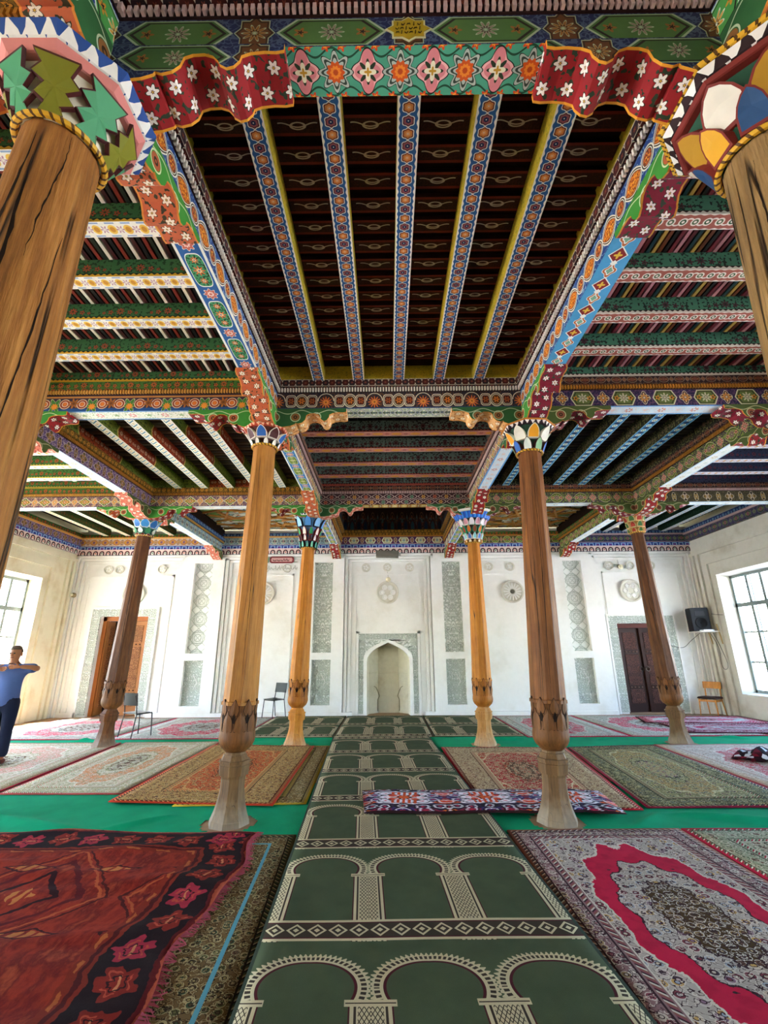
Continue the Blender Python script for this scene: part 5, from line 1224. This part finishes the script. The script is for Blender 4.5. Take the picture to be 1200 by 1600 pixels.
# ikat mat and bundle
def mat_pad(name, label, pts, w, th, fn, z0, seed):
    """padded long mat along a path"""
    b = MB(); n = len(pts); c = Vector(pts[n // 2]); rnd = random.Random(seed); l = 0; rows = []
    for i, p in enumerate(pts):
        p = Vector(p); d = (Vector(pts[min(i + 1, n - 1)]) - Vector(pts[max(i - 1, 0)])).normalized(); s = Vector((-d.y, d.x, 0))
        if i: l += (p - Vector(pts[i - 1])).length
        row = []
        for k in range(13):
            t = k / 12 * 2 - 1; hgt = th * (1 - abs(t) ** 4 * .75) * (.25 if i in (0, n - 1) else 1) + rnd.uniform(0, .006)
            q = p + s * (w / 2 * t * (1 if i % 2 else .985)); row.append(((q.x - c.x, q.y - c.y, z0 + p.z + hgt), (l, t * w / 2)))
        rows.append(row)
    for r0, r1 in zip(rows, rows[1:]):
        for k in range(12): b.face([r0[k + 1][0], r0[k][0], r1[k][0], r1[k + 1][0]][::-1], [r0[k + 1][1], r0[k][1], r1[k][1], r1[k + 1][1]][::-1])
        for k in (0, 12): b.face([r0[k][0], r1[k][0], (r1[k][0][0], r1[k][0][1], z0), (r0[k][0][0], r0[k][0][1], z0)], [r0[k][1], r1[k][1], r1[k][1], r0[k][1]])
    for r in (rows[0], rows[-1]):
        b.face([q[0] for q in r] + [(r[-1][0][0], r[-1][0][1], z0), (r[0][0][0], r[0][0][1], z0)], [q[1] for q in r] + [r[-1][1], r[0][1]])
    o = b.build(name, mat('cloth ' + label, fn, .85, .2, .3), None, (c.x, c.y, 0), None, True); return tag(o, label, 'mat')
mat_pad('ikat_mat', 'long narrow padded mat in black, orange and purple ikat, lying behind the reddish column', [(-.29 + i * .118, 5.76 + .015 * math.sin(i * .7) - (.05 if i > 20 else 0), 0) for i in range(24)], .82, .035, ikat, .044, 3)
# ================================================================ furniture and fittings
BLK = plain('#1c1c1e', .45, .4); SEATG = plain('#4a4e4c', .6); STEEL = plain('#8a9092', .35, .5, 1.0)
def metal_chair(label, loc, rz, back, seat):
    c = thing('metal_chair', label, 'chair', loc, rz, 'tube frame chairs'); t = .011
    for sx in (-1, 1):
        b = MB(); b.tube([(sx * .2, -.22, .0), (sx * .185, -.19, .42), (sx * .185, -.12, .445)], t, 8); b.build('leg', BLK, c)
        b = MB(); b.tube([(sx * .2, .24, .0), (sx * .185, .17, .43), (sx * .18, .20, .62), (sx * .175, .25, .80)], t, 8); b.build('leg', BLK, c)
        b = MB(); b.tube([(sx * .185, -.19, .435), (sx * .185, .18, .435)], t, 8); b.build('side_rail', BLK, c)
    b = MB(); b.tube([(-.185, -.18, .43), (.185, -.18, .43)], t, 8); b.build('front_rail', BLK, c)
    b = MB(); b.grid(lambda u, v: ((u - .5) * .42, (v - .5) * .42 - .01, .455 - .015 * math.sin(u * PI) + .012 * abs(v - .3)), 8, 8); b.grid(lambda u, v: ((.5 - u) * .42, (v - .5) * .42 - .01, .440 - .015 * math.sin(u * PI) + .012 * abs(v - .3)), 8, 8)
    for k in range(8):
        for v in (0, 1): pass
    b.build('seat', seat, c, None, None, True)
    b = MB(); b.grid(lambda u, v: ((.5 - u) * .42, .205 + .035 * v + .03 * math.sin(u * PI), .60 + .24 * v), 8, 4); b.grid(lambda u, v: ((u - .5) * .42, .190 + .035 * v + .03 * math.sin(u * PI), .60 + .24 * v), 8, 4)
    b.build('backrest', back, c, None, None, True)
    return c
metal_chair('black tube-frame chair against the white mihrab wall', (-3.03, 13.0, .033), -.6, SEATG, BLK)
metal_chair('black tube-frame chair with pale seat behind the dark column', (-5.22, 10.25, .027), 2.7, BLK, plain('#c8c8c0', .6))
def wooden_chair():
    c = thing('wooden_chair', 'varnished wooden chair with dark padded seat under the loudspeaker', 'chair', (8.5, 13.02, .002), -1.0)
    W = mat('varnished chair wood', wood('#a8621c', '#c07a2a', '#d8984a', 1., 0.), .4, .4, .2, .01)
    for sx in (-1, 1):
        b = MB(); b.tube([(sx * .21, -.21, 0), (sx * .19, -.18, .42)], [.013, .018], 8); b.build('leg', W, c)
        b = MB(); b.tube([(sx * .2, .27, 0), (sx * .18, .19, .43), (sx * .18, .22, .62), (sx * .18, .25, .80)], [.013, .018, .016, .014], 8); b.build('leg', W, c)
        b = MB(); b.box(sx * .185 - .01, sx * .185 + .01, -.18, .19, .35, .40); b.build('side_rail', W, c)
    b = MB(); b.box(-.19, .19, -.19, -.17, .35, .40); b.build('front_rail', W, c)
    b = MB(); b.prism([(-.22, .42), (.22, .42), (.22, .45), (.19, .47), (-.19, .47), (-.22, .45)], -.21, .2); b.build('seat', plain('#2c1614', .6), c)
    b = MB(); b.grid(lambda u, v: ((u - .5) * .44, .20 + .03 * v + .035 * math.sin(u * PI), .66 + .17 * v), 8, 3); b.grid(lambda u, v: ((.5 - u) * .44, .22 + .03 * v + .035 * math.sin(u * PI), .66 + .17 * v), 8, 3)
    for v in (0, 1): b.grid(lambda u, w, v=v: ((u - .5) * .44, .20 + .02 * w + .03 * v + .035 * math.sin(u * PI), .66 + .17 * v), 8, 1)
    b.build('backrest', W, c)
wooden_chair()
def loudspeaker():
    s = thing('wall_shelf', 'thin white shelf on wooden brackets in the corner of the loudspeaker wall', 'shelf', (8.68, 13.06, 2.14))
    b = MB(); b.box(-.26, .28, -.32, .22, -.025, 0); b.build('shelf_board', plain('#d8d4c8', .6), s)
    for y in (-.28, .1):
        b = MB(); b.tube([(.24, y, .18 if y < 0 else -.03), (.26, y - .06, -.34)], .016, 6); b.build('shelf_bracket', plain('#b89a64', .6), s)
    b = MB(); b.box(-.18, .08, -.35, -.17, .002, .03); tag(b.build('paper_stack', plain('#e4e4e0', .8), None, (8.66, 13.02, 2.14)), 'small pile of white papers lying in front of the loudspeaker', 'papers')
    k = thing('loudspeaker', 'black box loudspeaker on the white wall shelf', 'loudspeaker', (8.66, 13.1, 2.142), -.18)
    b = MB(); b.prism([(-.22, 0), (.22, 0), (.22, .6), (.2, .63), (-.2, .63), (-.22, .6)], -.16, .16); b.build('cabinet', plain('#17171c', .5), k)
    b = MB(); b.lathe([(0, .15), (.012, .15), (.014, .135), (-.002, .11), (-.012, .04), (.0, .035), (.004, .001)], 28); b.build('woofer', plain('#0c0c0e', .6), k, (0, -.162, .22), (PI / 2, 0, 0), True)
    b = MB(); b.prism([(-.13, .42), (.13, .42), (.11, .54), (-.11, .54)], -.165, -.158); b.build('horn', plain('#26262c', .4), k)
    b = MB(); b.tube([(.225, -.05, .28), (.25, -.05, .3), (.25, .05, .3), (.225, .05, .28)], .012, 6); b.build('handle', plain('#0c0c0e'), k)
    def cable(nm, lb, pts):
        P = [Vector(p) for p in pts]; out = []
        for i in range(len(P) - 1):
            p0, p1, p2, p3 = P[max(i - 1, 0)], P[i], P[i + 1], P[min(i + 2, len(P) - 1)]
            for q in range(6):
                t = q / 6; out.append(.5 * ((2 * p1) + (-p0 + p2) * t + (2 * p0 - 5 * p1 + 4 * p2 - p3) * t * t + (-p0 + 3 * p1 - 3 * p2 + p3) * t ** 3))
        out.append(P[-1]); c = out[0].copy(); b = MB(); b.tube([p - c for p in out], .007, 5); tag(b.build(nm, plain('#4a4a44', .6), None, c), lb, 'cable')
    cable('cable', 'thin dark cable sagging from the shelf to the dark door', [(8.7, 13.2, 2.1), (8.55, 13.42, 1.9), (8.3, 13.44, 1.72), (7.95, 13.46, 1.8), (7.75, 13.46, 2.05), (7.6, 13.42, 2.1)])
    cable('cable', 'thin dark cable hanging in a loop below the wall shelf', [(8.85, 13.0, 2.1), (8.93, 12.9, 1.7), (8.95, 12.95, 1.25), (8.95, 12.82, 1.15), (8.95, 12.72, 1.3), (8.94, 12.85, 1.75), (8.9, 12.95, 2.1)])
    cable('cable', 'thin wire strung from the loudspeaker to the window', [(8.93, 12.9, 2.6), (8.93, 12.75, 2.57), (8.94, 12.6, 2.55), (8.95, 12.5, 2.54)])
loudspeaker()
def fittings():
    l = thing('strip_lamp', 'grey box lamp tilted forward at the top of the mihrab field', 'lamp', (0.0, 13.22, 4.42)); l.rotation_euler = (-.35, .03, 0)
    b = MB(); b.box(-.33, .33, -.05, .05, -.1, .1); b.build('housing', plain('#6a665a', .5), l)
    b = MB(); b.box(-.31, .31, -.056, -.05, -.085, .085); b.build('cover', plain('#7a766a', .35), l)
    b = MB(); b.box(.33, .4, .0, .03, -.02, .02); b.build('hinge', plain('#b0aca0'), l)
    for lb, x, z_, body in (('small white bulb holder above the mihrab roundel', 0.02, 3.73, '#e8e4d8'), ('small grey bulb holder among the roundels over the dark door', 6.9, 4.05, '#6a645a')):
        o = thing('bulb_holder', lb, 'lamp', (x, 13.46, z_))
        b = MB(); b.lathe([(0, .06), (.03, .06), (.05, .045), (.06, .03)], 14); b.build('socket', plain(body, .5), o, (0, .04, 0), (PI / 2, 0, 0))
        b = MB(); b.lathe([(0, .03), (.03, .06), (.08, .075), (.12, .06), (.145, .03), (.15, .002)], 16); b.build('bulb', plain('#e8dcb8', .25), o, (0, -.01, 0), (PI / 2 + .5, 0, 0), True)
        b = MB(); b.tube([(0, .03, .06), (-.02, .03, .2), (0, .03, .36)], .005, 5); b.build('wire', plain('#8a8a80'), o)
    o = thing('bulb_holder', 'small bulb holder on the corner pipe beside the tan door', 'lamp', (-9.16, 13.34, 3.3)); b = MB(); b.lathe([(0, .07), (.05, .07), (.08, .04)], 12); b.build('socket', plain('#8a7a54', .5), o, None, (PI / 2, 0, 0)); b = MB(); b.lathe([(0, .03), (.05, .05), (.09, .002)], 12); b.build('bulb', plain('#f0e8c8', .3), o, (0, -.08, 0), (PI / 2, 0, 0), True)
    # two painted name boards under the cornice
    for lb, x0, x1, bg, ed, ink in (('small green board with yellow lettering under the cornice', -4.1, -3.52, '#5a7a5a', '#7a9a7a', '#c8b83a'), ('small pink rounded board with dark lettering under the cornice', -3.5, -2.78, '#d8a4a0', '#7a2428', '#4a1c1c')):
        o = thing('name_board', lb, 'sign', ((x0 + x1) / 2, 13.34, 4.3)); W = (x1 - x0) / 2
        b = MB(); b.prism([(-W, -.06), (-W + .05, -.1), (W - .05, -.1), (W, -.06), (W, .06), (W - .05, .1), (-W + .05, .1), (-W, .06)], -.015, .015); b.build('board', plain(ed), o)
        b = MB(); b.prism([(-W + .06, -.06), (W - .06, -.06), (W - .04, 0), (W - .06, .06), (-W + .06, .06), (-W + .04, 0)], -.02, -.014); b.build('face', plain(bg), o)
        raised_script(o, -W + .1, W - .14, -.04, -.022, .08, plain(ink), 8)
    # yellow star with handwriting on the front beam
    fb = [o for o in bpy.data.objects if o.name.startswith('ceiling_beam') and 'nave over the green runner, in the row of the two thick' in o['label']][0]
    x = .135 - fb.location.x; zc = .118; R = .098; star = []
    for k in range(16):
        a = PI / 8 * k; r = R * (1.0 if k % 2 == 0 else .76); star.append((r * math.cos(a) * 1.25, r * math.sin(a)))
    b = MB(); b.prism(star, -.005, .0, 0); b.prism([(px * .9, pz * .9) for px, pz in star], -.007, .0, 1); s = b.build('star_plaque', [plain('#c8c4a0'), plain('#a88a1c', .6)], fb, (x, -.111, zc))
    rnd = random.Random(5); b = MB()
    for row, (zz, n) in enumerate(((.032, 5), (-.002, 6), (-.034, 6))):
        for k in range(n):
            px = -.07 + .14 * (k + .5) / n; w = .016
            kind = (k + row) % 3
            pts = [[(px, -.009, zz + .014), (px - .002, -.009, zz - .01)], [(px + w / 2, -.009, zz + .006), (px, -.009, zz - .008), (px - w / 2, -.009, zz - .002), (px - w / 2, -.009, zz + .004)], [(px + w / 2, -.009, zz), (px + w / 4, -.009, zz + .008), (px, -.009, zz), (px - w / 4, -.009, zz + .007), (px - w / 2, -.009, zz - .004)]][kind]
            b.tube(pts, .0022, 4)
    b.build('handwriting', plain('#2c240c'), fb, (x, -.111, zc))
fittings()
def bundle():
    rnd = random.Random(9); b = MB()
    def fn(u, v):
        th = 2 * PI * u; r = .42 * math.sin(v * PI) ** .7 * (1 + .15 * math.sin(3 * th) + .08 * math.sin(7 * th + v * 9)); x = (v - .5) * .95
        return (x, r * .6 * math.cos(th), max(.0, .085 * math.sin(v * PI) ** .6 * (math.sin(th) + .9 + .35 * math.sin(5 * x * 4 + th * 2))))
    b.grid(fn, 28, 20, 0, lambda u, v: (u * 1.4, v * .9))
    o = b.build('cloth_bundle', mat('dark print cloth', ikat2, .85, .15), None, (5.72, 7.72, .026), (0, 0, -.35), True); tag(o, 'crumpled dark crimson and white cloth bundle on the faded beige carpet', 'cloth')
def ikat2():
    u, v = uv(); d, r = vor(cv(u, v * 2.), 9.); c = ramp(r, ['#1c0f14', '#3a101c', '#1c0f14', '#6a1428', '#c8ccd8', '#241018']); return c
bundle()
# ================================================================ the standing man
def skin_body(name, verts, edges, root, m_, parent, sub=2):
    me = bpy.data.meshes.new(name); me.from_pydata([v[0] for v in verts], edges, []); o = bpy.data.objects.new(name, me); link(o, parent)
    md = o.modifiers.new('skin', 'SKIN'); md.use_smooth_shade = True
    sv = me.skin_vertices[0].data if me.skin_vertices else None
    if sv is None:
        bpy.context.view_layer.objects.active = o
        me.skin_vertices  # created by the modifier
    for i, v in enumerate(verts):
        r = v[1]; me.skin_vertices[0].data[i].radius = r if isinstance(r, tuple) else (r, r); me.skin_vertices[0].data[i].use_root = (i == root)
    sb = o.modifiers.new('sub', 'SUBSURF'); sb.levels = sub; sb.render_levels = sub
    me.materials.append(m_); return o
def man():
    SK = plain('#a06a4a', .55); SH = plain('#4a5f94', .85); TR = plain('#141c34', .9); HR = plain('#5a4a40', .9)
    p = thing('person', 'person in blue t-shirt and navy trousers with arms folded high, by the cream wall', 'person', (-6.08, 7.75, .026), .12)
    # local: faces -y; x to the picture's right
    # body (skin): head, neck, forearms, hands in one figure; clothes as children over it
    V = [((0, 0, .98), (.14, .10)), ((0, .0, 1.15), (.135, .10)), ((0, .0, 1.32), (.15, .105)), ((0, .0, 1.42), (.10, .08)), ((0, -.005, 1.49), (.055, .055)), ((0, -.015, 1.545), (.06, .065)), ((0, -.02, 1.60), (.078, .095)), ((0, -.015, 1.67), (.077, .095)), ((0, -.01, 1.72), (.05, .06))]
    E_ = [(k, k + 1) for k in range(8)]
    def add(i, pts):
        prev = i
        for q, r in pts: V.append((q, r)); E_.append((prev, len(V) - 1)); prev = len(V) - 1
        return prev
    # left arm (picture right): upper arm out to the elbow, forearm folded back over the chest
    l = add(2, [((.17, .0, 1.385), .06), ((.30, -.03, 1.40), .05), ((.42, -.07, 1.385), .044), ((.36, -.16, 1.41), .038), ((.22, -.22, 1.42), .030)])
    r = add(2, [((-.17, .0, 1.385), .06), ((-.30, -.03, 1.385), .05), ((-.42, -.07, 1.36), .044), ((-.30, -.19, 1.37), .038), ((-.10, -.25, 1.385), .030)])
    lf = add(0, [((.095, 0, .88), .085), ((.10, -.01, .50), .055), ((.105, .01, .10), .04), ((.11, -.09, .035), .035)]); rf = add(0, [((-.095, 0, .88), .085), ((-.10, -.01, .50), .055), ((-.105, .01, .10), .04), ((-.11, -.09, .035), .035)])
    body = skin_body('body', V, E_, 0, SK, p)
    # hands with five fingers each
    for nm, w, d, up in (('hand', Vector((.22, -.22, 1.42)), Vector((-1, -.22, .02)).normalized(), 1), ('hand', Vector((-.10, -.25, 1.385)), Vector((1, .10, .06)).normalized(), 1)):
        n_ = Vector((0, 0, 1)); s_ = d.cross(n_).normalized(); HV = [(tuple(w - d * .02), .026), (tuple(w + d * .05), (.034, .02))]; HE = [(0, 1)]
        for k, (off, ln_) in enumerate(((.03, .085), (.010, .095), (-.010, .09), (-.03, .07))):
            a = w + d * .085 + n_ * off * .9; HV.append((tuple(a), .012)); HE.append((1, len(HV) - 1))
            HV.append((tuple(a + d * ln_ * .5 + s_ * .006), .0095)); HE.append((len(HV) - 2, len(HV) - 1)); HV.append((tuple(a + d * ln_ * .85 + s_ * .03), .008)); HE.append((len(HV) - 2, len(HV) - 1))
        a = w + d * .03 + n_ * .035; HV.append((tuple(a), .013)); HE.append((1, len(HV) - 1)); HV.append((tuple(a + d * .04 + n_ * .025), .010)); HE.append((len(HV) - 2, len(HV) - 1)); HV.append((tuple(a + d * .07 + n_ * .03), .008)); HE.append((len(HV) - 2, len(HV) - 1))
        skin_body(nm, HV, HE, 1, SK, p)
    # shirt with sleeves
    SV = [((0, 0, .78), (.2, .15)), ((0, 0, 1.12), (.175, .132)), ((0, 0, 1.30), (.19, .14)), ((0, .0, 1.40), (.15, .105)), ((0, 0, 1.455), (.085, .08))]; SE = [(k, k + 1) for k in range(4)]
    for sg in (-1, 1):
        SV += [((sg * .19, .0, 1.385), .085), ((sg * .30, -.03, 1.395), .08), ((sg * .37, -.05, 1.388), .078)]; n = len(SV); SE += [(2 if False else 3, n - 3), (n - 3, n - 2), (n - 2, n - 1)]
    skin_body('shirt', SV, SE, 0, SH, p)
    TV = [((0, 0, 1.04), (.17, .125)), ((0, 0, .92), (.175, .135))]; TE = [(0, 1)]
    for sg in (-1, 1):
        TV += [((sg * .095, 0, .80), (.115, .125)), ((sg * .10, -.005, .48), .085), ((sg * .105, .01, .08), .075)]; n = len(TV); TE += [(1, n - 3), (n - 3, n - 2), (n - 2, n - 1)]
    skin_body('trousers', TV, TE, 0, TR, p)
    for sg in (-1, 1):
        b = MB(); b.grid(lambda u, v: (sg * .108 + .05 * math.cos(2 * PI * u) * math.sin(PI * min(.999, v + .001)) ** .5, -.06 - .14 * math.cos(PI * v), max(0, .04 + .045 * math.sin(2 * PI * u) * math.sin(PI * v) ** .5)), 14, 10); b.build('shoe', plain('#4a1c1c', .5), p, None, None, True)
    # hair cap, ears, eyes, nose, mouth
    b = MB(); b.grid(lambda u, v: (.083 * math.cos(2 * PI * u) * math.sin(v * PI * .5), .0 + .1 * math.sin(2 * PI * u) * math.sin(v * PI * .5) - .005, 1.672 + .078 * math.cos(v * PI * .5) - (.03 * v if math.sin(2 * PI * u) > 0 else -.012 * v)), 20, 8); b.build('hair', HR, p, None, None, True)
    for sg in (-1, 1):
        b = MB(); b.grid(lambda u, v: (sg * .082 + sg * .012 * math.cos(2 * PI * u) * math.sin(PI * v), .0 + .02 * math.sin(2 * PI * u) * math.sin(PI * v), 1.61 + .033 * math.cos(PI * v)), 10, 8); b.build('ear', SK, p, None, None, True)
        b = MB(); b.lathe([(-.012, .001), (-.008, .009), (0, .012), (.008, .009), (.012, .001)], 10); b.build('eye', plain('#201814', .3), p, (sg * .032, -.108, 1.625), None, True)
    b = MB(); b.tube([(0, -.11, 1.635), (0, -.125, 1.605), (0, -.118, 1.595)], [.008, .014, .01], 8); b.build('nose', SK, p, None, None, True)
    b = MB(); b.tube([(-.025, -.098, 1.562), (0, -.106, 1.565), (.025, -.098, 1.562)], .006, 6); b.build('mouth', plain('#7a4038', .5), p)
man()
